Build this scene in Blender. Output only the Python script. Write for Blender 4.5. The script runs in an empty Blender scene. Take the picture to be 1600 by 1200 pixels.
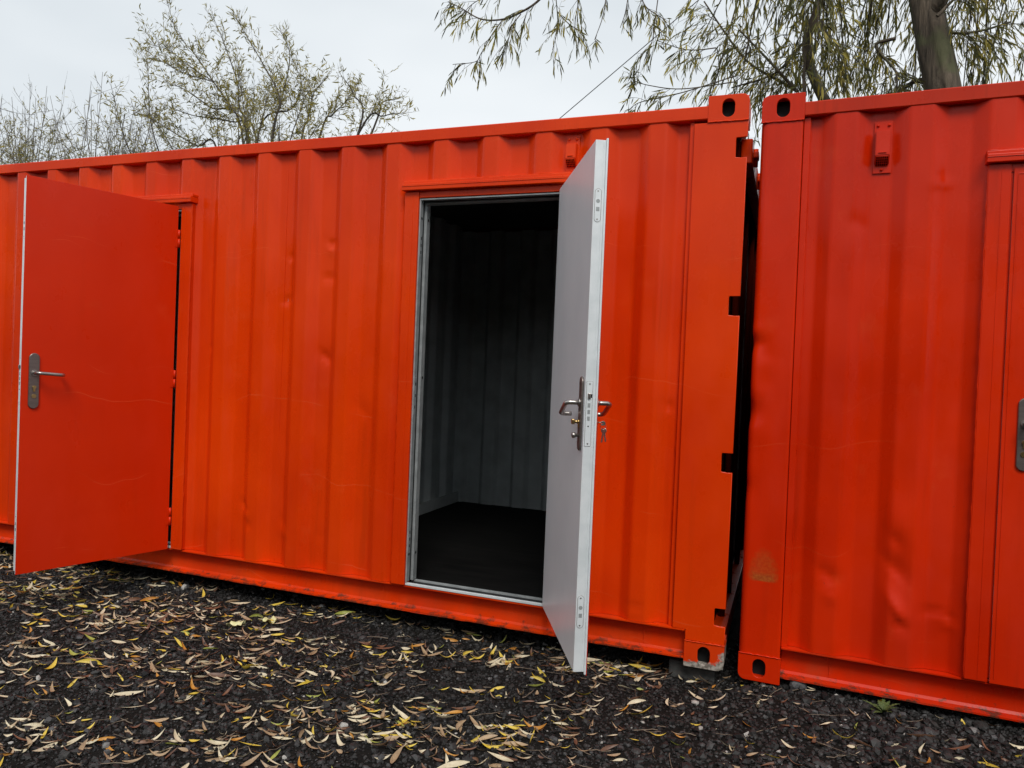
import bpy, bmesh, math, random
import numpy as np
from mathutils import Matrix, Vector
PI = math.pi
R = math.radians
scene = bpy.context.scene
COL = scene.collection

# ------------------------------------------------------------------ camera
CAM_F, CAM_YAW, CAM_PITCH, CAM_ROLL = 1168.3, -0.357, -0.018, 0.041
CAM_P = np.array([0.228, -3.479, 1.317])
def cam_axes():
    cy, sy, cp, sp = math.cos(CAM_YAW), math.sin(CAM_YAW), math.cos(CAM_PITCH), math.sin(CAM_PITCH)
    fwd = np.array([sy*cp, cy*cp, sp]); right = np.array([cy, -sy, 0.0]); up = np.cross(right, fwd)
    cr, sr = math.cos(CAM_ROLL), math.sin(CAM_ROLL)
    return cr*right+sr*up, -sr*right+cr*up, fwd
cR, cU, cF = cam_axes()
cd = bpy.data.cameras.new('camera')
cam = bpy.data.objects.new('camera', cd); COL.objects.link(cam)
cd.sensor_fit = 'HORIZONTAL'; cd.sensor_width = 36.0; cd.lens = CAM_F/1600*36.0
cd.clip_start = 0.05; cd.clip_end = 3000
M = Matrix.Identity(4)
for i, a in enumerate((cR, cU, -cF)):
    for j in range(3): M[j][i] = a[j]
M.translation = Vector(CAM_P)
cam.matrix_world = M
scene.camera = cam

# ------------------------------------------------------------------ world, sun, exposure
SUN_EL, SUN_AZ = R(50), R(156)      # azimuth of the sun, clockwise from +Y
w = bpy.data.worlds.new('World'); scene.world = w; w.use_nodes = True
nt = w.node_tree; nt.nodes.clear()
def N(nt, t, **k):
    n = nt.nodes.new(t)
    for a, b in k.items(): setattr(n, a, b)
    return n
out = N(nt, 'ShaderNodeOutputWorld'); bg = N(nt, 'ShaderNodeBackground'); bg.inputs[1].default_value = 0.1
sky = N(nt, 'ShaderNodeTexSky', sky_type='NISHITA'); sky.sun_disc = False
sky.sun_elevation = SUN_EL; sky.sun_rotation = SUN_AZ; sky.air_density = 1.0; sky.dust_density = 4.0
hs = N(nt, 'ShaderNodeHueSaturation'); hs.inputs['Saturation'].default_value = 0.35
tc = N(nt, 'ShaderNodeTexCoord'); mp = N(nt, 'ShaderNodeMapping'); mp.inputs['Scale'].default_value = (1.1, 1.1, 2.6)
mp.inputs['Location'].default_value = (0.3, 0.1, 0.0)
ns = N(nt, 'ShaderNodeTexNoise'); ns.inputs['Scale'].default_value = 1.3; ns.inputs['Detail'].default_value = 4; ns.inputs['Roughness'].default_value = 0.45
cr = N(nt, 'ShaderNodeValToRGB')
cr.color_ramp.elements[0].position = 0.36; cr.color_ramp.elements[0].color = (5.2, 5.7, 6.1, 1)
cr.color_ramp.elements[1].position = 0.6; cr.color_ramp.elements[1].color = (7.1, 7.45, 7.7, 1)
mx = N(nt, 'ShaderNodeMix', data_type='RGBA'); mx.inputs[0].default_value = 0.93
nt.links.new(tc.outputs['Generated'], mp.inputs[0]); nt.links.new(mp.outputs[0], ns.inputs[0]); nt.links.new(ns.outputs[0], cr.inputs[0])
nt.links.new(sky.outputs[0], hs.inputs['Color']); nt.links.new(hs.outputs[0], mx.inputs[6]); nt.links.new(cr.outputs[0], mx.inputs[7])
nt.links.new(mx.outputs[2], bg.inputs[0]); nt.links.new(bg.outputs[0], out.inputs[0])
sl = bpy.data.lights.new('sun', 'SUN'); sl.energy = 1.5; sl.angle = R(22); sl.color = (1, 0.965, 0.92)
so = bpy.data.objects.new('sun', sl); COL.objects.link(so)
sd = Vector((math.sin(SUN_AZ)*math.cos(SUN_EL), math.cos(SUN_AZ)*math.cos(SUN_EL), math.sin(SUN_EL)))
so.rotation_euler = sd.to_track_quat('Z', 'Y').to_euler(); so.location = (3, -8, 9)
scene.view_settings.view_transform = 'Standard'; scene.view_settings.look = 'None'
scene.view_settings.gamma = 1; scene.view_settings.exposure = 0.38

# ------------------------------------------------------------------ helpers
rnd = random.Random(7); rng = np.random.default_rng(11)
def empty(name, loc=(0,0,0), rot=(0,0,0)):
    o = bpy.data.objects.new(name, None); COL.objects.link(o); o.location = loc; o.rotation_euler = rot
    o.empty_display_size = 0.1
    return o
def tag(o, label=None, cat=None, group=None, kind=None):
    if label: o['label'] = label
    if cat: o['category'] = cat
    if group: o['group'] = group
    if kind: o['kind'] = kind
    return o
def link(name, me, mat, parent=None, loc=None, rot=None, smooth=None, label=None):
    o = bpy.data.objects.new(name, me); COL.objects.link(o)
    if mat is not None:
        me.materials.clear(); me.materials.append(mat)
    if parent is not None: o.parent = parent
    if loc is not None: o.location = loc
    if rot is not None: o.rotation_euler = rot
    if smooth is not None: me.polygons.foreach_set('use_smooth', [smooth]*len(me.polygons))
    if label: o['label'] = label
    return o
def mesh_np(name, V, F):
    """V (n,3); F (m,k) faces of one size or list of such arrays"""
    if not isinstance(F, list): F = [F]
    V = np.asarray(V, np.float32); me = bpy.data.meshes.new(name)
    me.vertices.add(len(V)); me.vertices.foreach_set('co', V.ravel())
    idx = np.concatenate([f.ravel() for f in F]).astype(np.int32)
    cnt = np.concatenate([np.full(len(f), f.shape[1]) for f in F]).astype(np.int32)
    st = np.concatenate([[0], np.cumsum(cnt)[:-1]]).astype(np.int32)
    me.loops.add(len(idx)); me.loops.foreach_set('vertex_index', idx)
    me.polygons.add(len(cnt)); me.polygons.foreach_set('loop_start', st); me.polygons.foreach_set('loop_total', cnt)
    me.update(calc_edges=True)
    return me
class MB:
    def __init__(s): s.bm = bmesh.new()
    def box(s, x0, x1, y0, y1, z0, z1, bev=0.002, M=None, seg=2):
        r = bmesh.ops.create_cube(s.bm, size=1.0); vs = r['verts']
        for v in vs:
            v.co = Vector((x0+(v.co.x+.5)*(x1-x0), y0+(v.co.y+.5)*(y1-y0), z0+(v.co.z+.5)*(z1-z0)))
        if bev > 0:
            es = list({e for v in vs for e in v.link_edges})
            r = bmesh.ops.bevel(s.bm, geom=es, offset=min(bev, .45*min(abs(x1-x0), abs(y1-y0), abs(z1-z0))), segments=seg, affect='EDGES', profile=.5)
            vs = list({v for f in r['faces'] for v in f.verts})
        if M is not None: bmesh.ops.transform(s.bm, matrix=M, verts=vs)
        return s
    def tube(s, pts, r, n=12, cap=True):
        pts = [Vector(p) for p in pts]; rings = []
        rr = r if hasattr(r, '__len__') else [r]*len(pts)
        t0 = (pts[1]-pts[0]).normalized(); up = Vector((0,0,1)) if abs(t0.z) < .9 else Vector((1,0,0))
        nx = t0.cross(up).normalized()
        for i, p in enumerate(pts):
            a = pts[max(i-1,0)]; b = pts[min(i+1,len(pts)-1)]; t = (b-a).normalized()
            nx = (nx - t*nx.dot(t)).normalized(); ny = t.cross(nx)
            rings.append([s.bm.verts.new(p + (nx*math.cos(2*PI*k/n)+ny*math.sin(2*PI*k/n))*rr[i]) for k in range(n)])
        for a, b in zip(rings[:-1], rings[1:]):
            for k in range(n): s.bm.faces.new((a[k], b[k], b[(k+1)%n], a[(k+1)%n])).smooth = True
        if cap:
            s.bm.faces.new(rings[0]); s.bm.faces.new(rings[-1][::-1])
        return s
    def cyl(s, a, b, r, n=20): return s.tube([a, b], r, n)
    def add(s, me, M=None):
        if M is not None: me.transform(M)
        s.bm.from_mesh(me); bpy.data.meshes.remove(me); return s
    def build(s, name, mat, parent=None, loc=None, rot=None, smooth=None, label=None):
        bmesh.ops.recalc_face_normals(s.bm, faces=s.bm.faces)
        me = bpy.data.meshes.new(name); s.bm.to_mesh(me); s.bm.free()
        return link(name, me, mat, parent, loc, rot, smooth, label)
def plate(loops, depth, bevel=0.0015):
    """filled outline (with holes) in XY, thickness along Z from 0 to depth"""
    cu = bpy.data.curves.new('outline', 'CURVE'); cu.dimensions = '2D'; cu.fill_mode = 'BOTH'
    cu.extrude = max(depth/2-bevel, 1e-5); cu.bevel_depth = bevel; cu.bevel_resolution = 1; cu.offset = -bevel
    for lp in loops:
        sp = cu.splines.new('POLY'); sp.points.add(len(lp)-1); sp.use_cyclic_u = True
        for p, q in zip(sp.points, lp): p.co = (q[0], q[1], 0, 1)
    o = bpy.data.objects.new('outline', cu); COL.objects.link(o)
    dg = bpy.context.evaluated_depsgraph_get(); me = bpy.data.meshes.new_from_object(o.evaluated_get(dg))
    bpy.data.objects.remove(o); bpy.data.curves.remove(cu)
    me.transform(Matrix.Translation((0, 0, depth/2)))
    return me
def oblong(cx, cy, w, h, n=10):
    """stadium outline w wide, h high (h > w)"""
    r = w/2; s = h/2-r; pts = []
    for k in range(n+1): a = PI*k/n; pts.append((cx+r*math.cos(a), cy+s+r*math.sin(a)))
    for k in range(n+1): a = PI+PI*k/n; pts.append((cx+r*math.cos(a), cy-s+r*math.sin(a)))
    return pts
def rrect(x0, x1, y0, y1, r, n=6):
    """rounded rectangle; r = (bl, br, tr, tl)"""
    if not hasattr(r, '__len__'): r = (r,)*4
    pts = []
    for (cx, cy, rr, a0) in ((x0, y0, r[0], PI), (x1, y0, r[1], 1.5*PI), (x1, y1, r[2], 0), (x0, y1, r[3], .5*PI)):
        ox = cx + (rr if cx == x0 else -rr); oy = cy + (rr if cy == y0 else -rr)
        if rr <= 0: pts.append((cx, cy)); continue
        for k in range(n+1): a = a0+.5*PI*k/n; pts.append((ox+rr*math.cos(a), oy+rr*math.sin(a)))
    return pts
FRONT = Matrix(((1,0,0,0),(0,0,1,0),(0,1,0,0),(0,0,0,1)))      # plate XY -> XZ, thickness along +Y

# ------------------------------------------------------------------ materials
def newmat(name):
    m = bpy.data.materials.new(name); m.use_nodes = True; nt = m.node_tree; nt.nodes.clear()
    o = N(nt, 'ShaderNodeOutputMaterial'); b = N(nt, 'ShaderNodeBsdfPrincipled'); nt.links.new(b.outputs[0], o.inputs[0])
    return m, nt, b
def noise(nt, co, scale, detail=3, rough=.5, vec=None, dist=0.0):
    n = N(nt, 'ShaderNodeTexNoise'); n.inputs['Scale'].default_value = scale; n.inputs['Detail'].default_value = detail
    n.inputs['Roughness'].default_value = rough; n.inputs['Distortion'].default_value = dist
    if vec is not None:
        mp = N(nt, 'ShaderNodeMapping'); mp.inputs['Scale'].default_value = vec; nt.links.new(co, mp.inputs[0]); co = mp.outputs[0]
    nt.links.new(co, n.inputs['Vector']); return n.outputs[0]
def mrange(nt, v, a, b, c=0.0, d=1.0):
    n = N(nt, 'ShaderNodeMapRange'); nt.links.new(v, n.inputs[0])
    for i, x in enumerate((a, b, c, d)): n.inputs[i+1].default_value = x
    return n.outputs[0]
def mixc(nt, f, a, b):
    n = N(nt, 'ShaderNodeMix', data_type='RGBA')
    for i, x in ((0, f), (6, a), (7, b)):
        if isinstance(x, bpy.types.NodeSocket): nt.links.new(x, n.inputs[i])
        elif i == 0: n.inputs[0].default_value = x
        else: n.inputs[i].default_value = (*x, 1) if len(x) == 3 else x
    return n.outputs[2]
def math2(nt, op, a, b=0.0, c=None):
    n = N(nt, 'ShaderNodeMath', operation=op)
    for i, x in enumerate((a, b) if c is None else (a, b, c)):
        if isinstance(x, bpy.types.NodeSocket): nt.links.new(x, n.inputs[i])
        else: n.inputs[i].default_value = x
    return n.outputs[0]
def bump(nt, b, hs):
    prev = None
    for h, strength, dist in hs:
        n = N(nt, 'ShaderNodeBump'); n.inputs['Strength'].default_value = strength; n.inputs['Distance'].default_value = dist
        nt.links.new(h, n.inputs['Height'])
        if prev is not None: nt.links.new(prev, n.inputs['Normal'])
        prev = n.outputs[0]
    nt.links.new(prev, b.inputs['Normal'])
def paint(name, c1, c2, rough=.32, streak=.25, scratches=1.0, chips=.0, waves=1.0, peel=1.0, worn=False, rust=None, foot=0.0):
    m, nt, b = newmat(name)
    co = N(nt, 'ShaderNodeTexCoord').outputs['Object']
    v = noise(nt, co, 1.6, 4, .55, (1, 1, .6))
    col = mixc(nt, mrange(nt, v, .35, .65), c1, c2)
    # run marks of dirt, long in z
    st = noise(nt, co, 1.0, 4, .6, (16, 16, 1.1)); top = noise(nt, co, 1.3, 2)
    sf = math2(nt, 'MULTIPLY', mrange(nt, st, .56, .72, 0, streak), mrange(nt, top, .4, .62))
    dark = tuple(x*.62 for x in c1)
    col = mixc(nt, sf, col, dark)
    # scuffs: faint chalky patches
    sc = noise(nt, co, 5.5, 5, .65); col = mixc(nt, mrange(nt, sc, .60, .78, 0, .08), col, (.85, .20, .06))
    if scratches:
        sx = N(nt, 'ShaderNodeSeparateXYZ'); nt.links.new(co, sx.inputs[0])
        for seed, per, amp in ((3.1, .61, .55), (9.7, .83, .35)):
            mp = N(nt, 'ShaderNodeMapping'); mp.inputs['Scale'].default_value = (1.3, 1.3, .05); mp.inputs['Location'].default_value = (seed, seed*.7, 0)
            nt.links.new(co, mp.inputs[0]); n1 = noise(nt, mp.outputs[0], 1.0, 3, .5)
            zz = math2(nt, 'DIVIDE', math2(nt, 'ADD', sx.outputs[2], math2(nt, 'MULTIPLY', n1, amp)), per)
            d = math2(nt, 'ABSOLUTE', math2(nt, 'SUBTRACT', math2(nt, 'FRACT', zz), .5)); ln = mrange(nt, d, .0010, .0026, 1, 0)
            mp2 = N(nt, 'ShaderNodeMapping'); mp2.inputs['Location'].default_value = (seed*2, seed, seed*3); nt.links.new(co, mp2.inputs[0])
            msk = mrange(nt, noise(nt, mp2.outputs[0], 2.6, 3, .6), .50, .62)
            col = mixc(nt, math2(nt, 'MULTIPLY', math2(nt, 'MULTIPLY', ln, msk), .26*scratches), col, (.92, .22, .08))
    if chips:
        ch = noise(nt, co, 34, 3, .7); msk = noise(nt, co, 2.7, 2)
        f = math2(nt, 'MULTIPLY', mrange(nt, ch, .735, .75), mrange(nt, msk, .5, .58))
        col = mixc(nt, math2(nt, 'MULTIPLY', f, chips), col, (.05, .028, .02))
    rv = math2(nt, 'ADD', mrange(nt, noise(nt, co, 7, 4, .6), .3, .7, rough*.75, rough*1.2), mrange(nt, noise(nt, co, 1.1, 5, .65, (2.2, 2.2, .7)), .42, .68, -.04, .22))
    if worn:
        sx = N(nt, 'ShaderNodeSeparateXYZ'); nt.links.new(co, sx.inputs[0])
        nz = noise(nt, co, 28, 5, .7)
        e1 = math2(nt, 'ADD', mrange(nt, sx.outputs[2], .012, .05, .5, 0), mrange(nt, sx.outputs[0], -.035, -.004, 0, .42))
        f = mrange(nt, math2(nt, 'ADD', math2(nt, 'MULTIPLY', e1, mrange(nt, sx.outputs[2], .07, .11, 1, 0)), nz), .70, .82)
        wc = mixc(nt, mrange(nt, noise(nt, co, 60, 4), .4, .6), (.17, .15, .125), (.42, .39, .34))
        col = mixc(nt, f, col, wc); rv = math2(nt, 'ADD', rv, math2(nt, 'MULTIPLY', f, .35))
    if foot:        # dirt splashed up from the ground and rust along the lowest edge
        sz = N(nt, 'ShaderNodeSeparateXYZ'); nt.links.new(co, sz.inputs[0])
        e = math2(nt, 'ADD', mrange(nt, sz.outputs[2], .03, .085, .30, 0), noise(nt, co, 19, 5, .7))
        col = mixc(nt, mrange(nt, e, .72, .84, 0, foot), col, (.055, .030, .018))
        e = math2(nt, 'ADD', mrange(nt, sz.outputs[2], .12, .55, .12, 0), noise(nt, co, 5, 5, .65, (1, 1, .5)))
        col = mixc(nt, mrange(nt, e, .56, .78, 0, .30*foot), col, (.20, .055, .02))
    if rust:        # where a lug was cut away
        cx, cz = rust; sz = N(nt, 'ShaderNodeSeparateXYZ'); nt.links.new(co, sz.inputs[0])
        dx = math2(nt, 'DIVIDE', math2(nt, 'SUBTRACT', sz.outputs[0], cx), .056); up = math2(nt, 'SUBTRACT', sz.outputs[2], cz)
        dz = math2(nt, 'DIVIDE', up, .085); w_ = math2(nt, 'MULTIPLY', dx, math2(nt, 'ADD', 1.0, math2(nt, 'MULTIPLY', dz, .18)))
        r2 = math2(nt, 'ADD', math2(nt, 'MULTIPLY', w_, w_), math2(nt, 'MULTIPLY', dz, dz))
        nz = noise(nt, co, 42, 5, .7)
        f = mrange(nt, math2(nt, 'ADD', r2, math2(nt, 'MULTIPLY', nz, 2.2)), 1.5, 2.5, 1, 0)
        f = math2(nt, 'MULTIPLY', f, mrange(nt, up, -.028, -.010, 1, .5))
        f = math2(nt, 'MULTIPLY', f, mrange(nt, math2(nt, 'ADD', up, math2(nt, 'MULTIPLY', nz, .012)), -.047, -.041, 0, 1))
        col = mixc(nt, math2(nt, 'MULTIPLY', f, .85), col, mixc(nt, mrange(nt, noise(nt, co, 90, 4, .6), .4, .6), (.30, .055, .006), (.40, .10, .012)))
        rv = math2(nt, 'ADD', rv, math2(nt, 'MULTIPLY', f, .3))
    nt.links.new(col, b.inputs['Base Color']); nt.links.new(rv, b.inputs['Roughness'])
    b.inputs['Specular IOR Level'].default_value = .22
    bump(nt, b, [(noise(nt, co, 2.6, 2, .4), .55*waves, .006), (noise(nt, co, 26, 3, .55), .25, .0012), (noise(nt, co, 240, 2, .5), .12*peel, .0006)])
    return m
def simple(name, c, rough=.5, metal=0.0, c2=None, ns=8, bm=(60, .1, .001), spec=.5, nrange=(.35, .65), vec=None):
    m, nt, b = newmat(name)
    co = N(nt, 'ShaderNodeTexCoord').outputs['Object']
    if c2 is not None: nt.links.new(mixc(nt, mrange(nt, noise(nt, co, ns, 5, .6, vec), *nrange), c, c2), b.inputs['Base Color'])
    else: b.inputs['Base Color'].default_value = (*c, 1)
    b.inputs['Roughness'].default_value = rough; b.inputs['Metallic'].default_value = metal; b.inputs['Specular IOR Level'].default_value = spec
    if bm: bump(nt, b, [(noise(nt, co, bm[0], 4, .6), bm[1], bm[2])])
    return m
P_A = paint('orange_paint', (.78, .053, .0010), (.64, .033, .0008), rough=.30, streak=.45, chips=.6)
P_AR = paint('orange_rail_paint', (.78, .053, .0010), (.64, .033, .0008), rough=.32, streak=.5, chips=.8, foot=.8)
P_B = paint('red_orange_paint', (.69, .027, .0005), (.54, .017, .0005), rough=.30, streak=.6, chips=.6, scratches=.4, peel=2.2)
P_BR = paint('runny_red_paint', (.64, .032, .0006), (.46, .018, .0006), rough=.34, streak=1.6, chips=.4, scratches=.3)
P_POST = paint('red_post_paint', (.69, .027, .0005), (.54, .017, .0005), rough=.30, streak=.5, chips=.7, scratches=.4, peel=2.6, rust=(.090, .497))
P_BRR = paint('red_rail_paint', (.69, .027, .0005), (.54, .017, .0005), rough=.32, streak=.6, chips=.9, foot=.9)
P_DOOR = paint('door_red_paint', (.70, .028, .0005), (.64, .023, .0005), rough=.36, streak=.12, waves=1.2, chips=0)
P_CAST = paint('worn_casting_paint', (.74, .05, .003), (.62, .035, .003), rough=.4, streak=.4, chips=.5, worn=True)
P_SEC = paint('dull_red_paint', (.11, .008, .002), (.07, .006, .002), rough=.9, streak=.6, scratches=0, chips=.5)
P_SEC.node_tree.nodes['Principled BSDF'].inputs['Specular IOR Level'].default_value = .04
GREY = simple('grey_door_paint', (.70, .745, .765), .34, 0, (.77, .81, .825), 3, (120, .06, .0006))
GALV = simple('galvanised_steel', (.74, .78, .79), .42, .2, (.84, .87, .88), 14, (90, .1, .0006))
GALVD = simple('dull_galvanised_steel', (.30, .32, .32), .5, .3, (.42, .44, .44), 18, (90, .1, .0006))
STEEL = simple('satin_steel', (.36, .33, .31), .28, .9, (.46, .43, .40), 30, (200, .04, .0003))
STEELP = simple('dark_satin_plate', (.20, .165, .15), .36, .75, (.25, .21, .19), 10, None, vec=(1, 1, 12))
BRASS = simple('brass', (.55, .38, .16), .3, 1.0, None, 8, None)
BLACK = simple('black_rubber', (.012, .012, .013), .6, 0, None, 8, None)
HOLE_SHADE = simple('painted_hole_shade', (.004, .004, .004), .8, 0, None, 8, None)  # near-black colour standing in for shade inside holes and slots
LINING = simple('grey_lining_paint', (.58, .63, .63), .5, 0, (.46, .50, .50), 5, (40, .15, .001))
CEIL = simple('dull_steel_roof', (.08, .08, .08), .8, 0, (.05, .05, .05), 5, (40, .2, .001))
FLOOR = None
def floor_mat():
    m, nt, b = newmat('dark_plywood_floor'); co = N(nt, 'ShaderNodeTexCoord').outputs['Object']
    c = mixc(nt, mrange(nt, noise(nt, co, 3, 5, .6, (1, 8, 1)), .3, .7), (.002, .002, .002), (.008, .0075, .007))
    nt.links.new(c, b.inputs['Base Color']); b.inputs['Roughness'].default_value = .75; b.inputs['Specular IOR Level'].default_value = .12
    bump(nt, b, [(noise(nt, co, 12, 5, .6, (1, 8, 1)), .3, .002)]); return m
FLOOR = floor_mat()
BLOCK = simple('concrete_block', (.035, .037, .036), .9, 0, (.08, .08, .074), 20, (70, .6, .003))

# ------------------------------------------------------------------ corrugated sheet
def profile(x, crest, pitch, half, slope, yc, yv, lo=None, hi=None, blur=.0035):
    def raw(x):
        a = np.abs((x-crest+pitch/2) % pitch - pitch/2)
        return yc + (yv-yc)*np.clip((a-half)/slope, 0, 1)
    y = sum(raw(x+d) for d in np.linspace(-blur, blur, 5))/5
    return y
def corr_sheet(name, x0, x1, z0, z1, prof, mat, parent, openings=(), dents=(), dx=.009, dz=.022, loc=None, rot=None, flat=None):
    xs = np.unique(np.concatenate([np.linspace(x0, x1, int((x1-x0)/dx)+1)] + [[a, b] for a, b, _, _ in openings]))
    zs = np.unique(np.concatenate([np.linspace(z0, z1, int((z1-z0)/dz)+1)] + [[c, d] for _, _, c, d in openings]))
    zs = zs[(zs >= z0-1e-6) & (zs <= z1+1e-6)]
    X, Z = np.meshgrid(xs, zs); Y = np.broadcast_to(prof(xs)[None, :], X.shape).copy()
    if flat is not None:
        for f in flat: Y = f(X, Y, Z)
    for (dx_, dz_, amp, rx, rz, sk) in dents:
        u = (X-dx_)/rx; v = (Z-dz_ + sk*(X-dx_))/rz
        Y += amp*np.exp(-(u*u+v*v))*(1+.55*np.tanh(9*v+4*u))*.8
    # slight oil canning of the pressed sheet
    Y += .0016*np.sin(X*5.1+1.3)*np.sin(Z*2.7+X*1.1) + .0009*np.sin(X*23+Z*6.1)*np.sin(Z*8.3+2)
    V = np.stack([X, Y, Z], -1).reshape(-1, 3); nx = len(xs); nz = len(zs)
    i, j = np.meshgrid(np.arange(nx-1), np.arange(nz-1)); a = (j*nx+i).ravel()
    F = np.stack([a, a+1, a+1+nx, a+nx], -1)
    cx = (xs[i]+xs[i+1]).ravel()/2; cz = (zs[j]+zs[j+1]).ravel()/2; keep = np.ones(len(F), bool)
    for (a_, b_, c_, d_) in openings: keep &= ~((cx > a_) & (cx < b_) & (cz > c_) & (cz < d_))
    me = mesh_np(name, V, F[keep])
    return link(name, me, mat, parent, loc, rot, smooth=True)

# ------------------------------------------------------------------ container pieces
def casting(parent, x0, z0, mat, side, top, label=None, label_hole=True):
    """corner casting, its front face at y = -0.003; side = +1: the free end is at x0 + .178"""
    x1 = x0+.178; z1 = z0+.118; r = .032
    rr = [0, 0, 0, 0]
    if top: rr[2 if side > 0 else 3] = r
    else: rr[1 if side > 0 else 0] = r
    rr = [max(q, .004) for q in rr]
    mb = MB()
    hole = oblong((x0+x1)/2, (z0+z1)/2, .055, .082)
    mb.add(plate([rrect(x0, x1, z0, z1, rr), hole], .014, .002), Matrix.Translation((0, -.003, 0)) @ FRONT)
    # rim of the opening
    th = .012; yb = .162
    zt = (z1-th, z1) if top else (z0, z0+th); zp = (z0, z0+th) if top else (z1-th, z1)
    ex = (x1-th, x1) if side > 0 else (x0, x0+th); ix = (x0, x0+th) if side > 0 else (x1-th, x1)
    inset = .004
    mb.box(x0+.003, x1-.003, .011, yb, *zp, bev=.001)
    mb.add(plate([rrect(x0+inset, x1-inset, .012, yb, .003), oblong((x0+x1)/2, .100, .045, .07)], th, .001), Matrix.Translation((0, 0, zt[0]-(.004 if top else -.004))))
    mb.box(ex[0]-(.002 if side > 0 else -.002), ex[1]-(.002 if side > 0 else -.002), .0112, yb, z0+.02, z1-.02, bev=.001)
    mb.box(*ix, .0113, yb, z0+.012, z1-.012, bev=.001)
    mb.box(x0+.004, x1-.004, yb, yb+.01, z0+.006, z1-.006, bev=.001)
    # weld bead between casting and post
    zb = z0 if top else z1
    pts = [(x0+.178*k/24, -.0035, zb+rnd.uniform(-.0012, .0012)) for k in range(25)]
    mb.tube(pts, [.0032+rnd.uniform(-.001, .001) for _ in pts], 6)
    o = mb.build('corner_casting', mat, parent, label=label)
    v = MB(); v.box(x0+.02, x1-.02, .045, .150, z0+.0135, z1-.0135, .002); v.build('casting_hole_shade', HOLE_SHADE, o)  # black box added behind the hole, its colour standing in for shade
    return o
def weld(mb, a, b, r=.003, n=40, jit=.0012):
    a = Vector(a); b = Vector(b)
    pts = [a.lerp(b, k/n)+Vector((rnd.uniform(-jit, jit), rnd.uniform(-.0004, .0004), rnd.uniform(-jit, jit))) for k in range(n+1)]
    mb.tube(pts, [r*rnd.uniform(.6, 1.3) for _ in pts], 6)
def bottom_rail(parent, x0, x1, mat, z0=.034, z1=.166, seams=()):
    mb = MB()
    # channel: top flange, web set back, bottom flange
    prof = [(.0, z1), (.0, z1-.006), (.044, z1-.009), (.050, z1-.016), (.051, (z0+z1)/2), (.047, z0+.020), (.038, z0+.010), (-.002, z0+.007), (-.002, z0), (.058, z0), (.058, z1)]
    n = 60; rings = []
    for k in range(n+1):
        x = x0+(x1-x0)*k/n; wv = .0012*math.sin(x*3.1)+.0008*math.sin(x*11)
        rings.append([mb.bm.verts.new((x, y+(wv if y < .03 else 0), z+(.0012*math.sin(x*4.3+1) if z < .06 else 0))) for y, z in prof])
    for a, b in zip(rings[:-1], rings[1:]):
        for q in range(len(prof)): mb.bm.faces.new((a[q], a[(q+1) % len(prof)], b[(q+1) % len(prof)], b[q]))
    mb.bm.faces.new(rings[0]); mb.bm.faces.new(rings[-1][::-1])
    for s in seams: weld(mb, (s, .049, z0+.020), (s, .049, z1-.016), .0028, 20)
    weld(mb, (x0, .001, z0-.001), (x1, .001, z0-.001), .002, 180, .001)
    return mb.build('bottom_rail', mat, parent)
def top_rail(parent, x0, x1, mat, y0=0.0, y1=.06, z0=2.489, z1=2.549):
    mb = MB(); n = 30
    prof = [(y0+.003, z0), (y0, z0+.004), (y0, z1-.004), (y0+.003, z1), (y1, z1), (y1, z0)]
    rings = []
    for k in range(n+1):
        x = x0+(x1-x0)*k/n; wv = .0015*math.sin(x*2.3+.4)
        rings.append([mb.bm.verts.new((x, y+wv, z+.0015*math.sin(x*1.7))) for y, z in prof])
    for a, b in zip(rings[:-1], rings[1:]):
        for q in range(6): mb.bm.faces.new((a[q], a[(q+1) % 6], b[(q+1) % 6], b[q]))
    mb.bm.faces.new(rings[0]); mb.bm.faces.new(rings[-1][::-1])
    return mb.build('top_rail', mat, parent)
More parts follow.
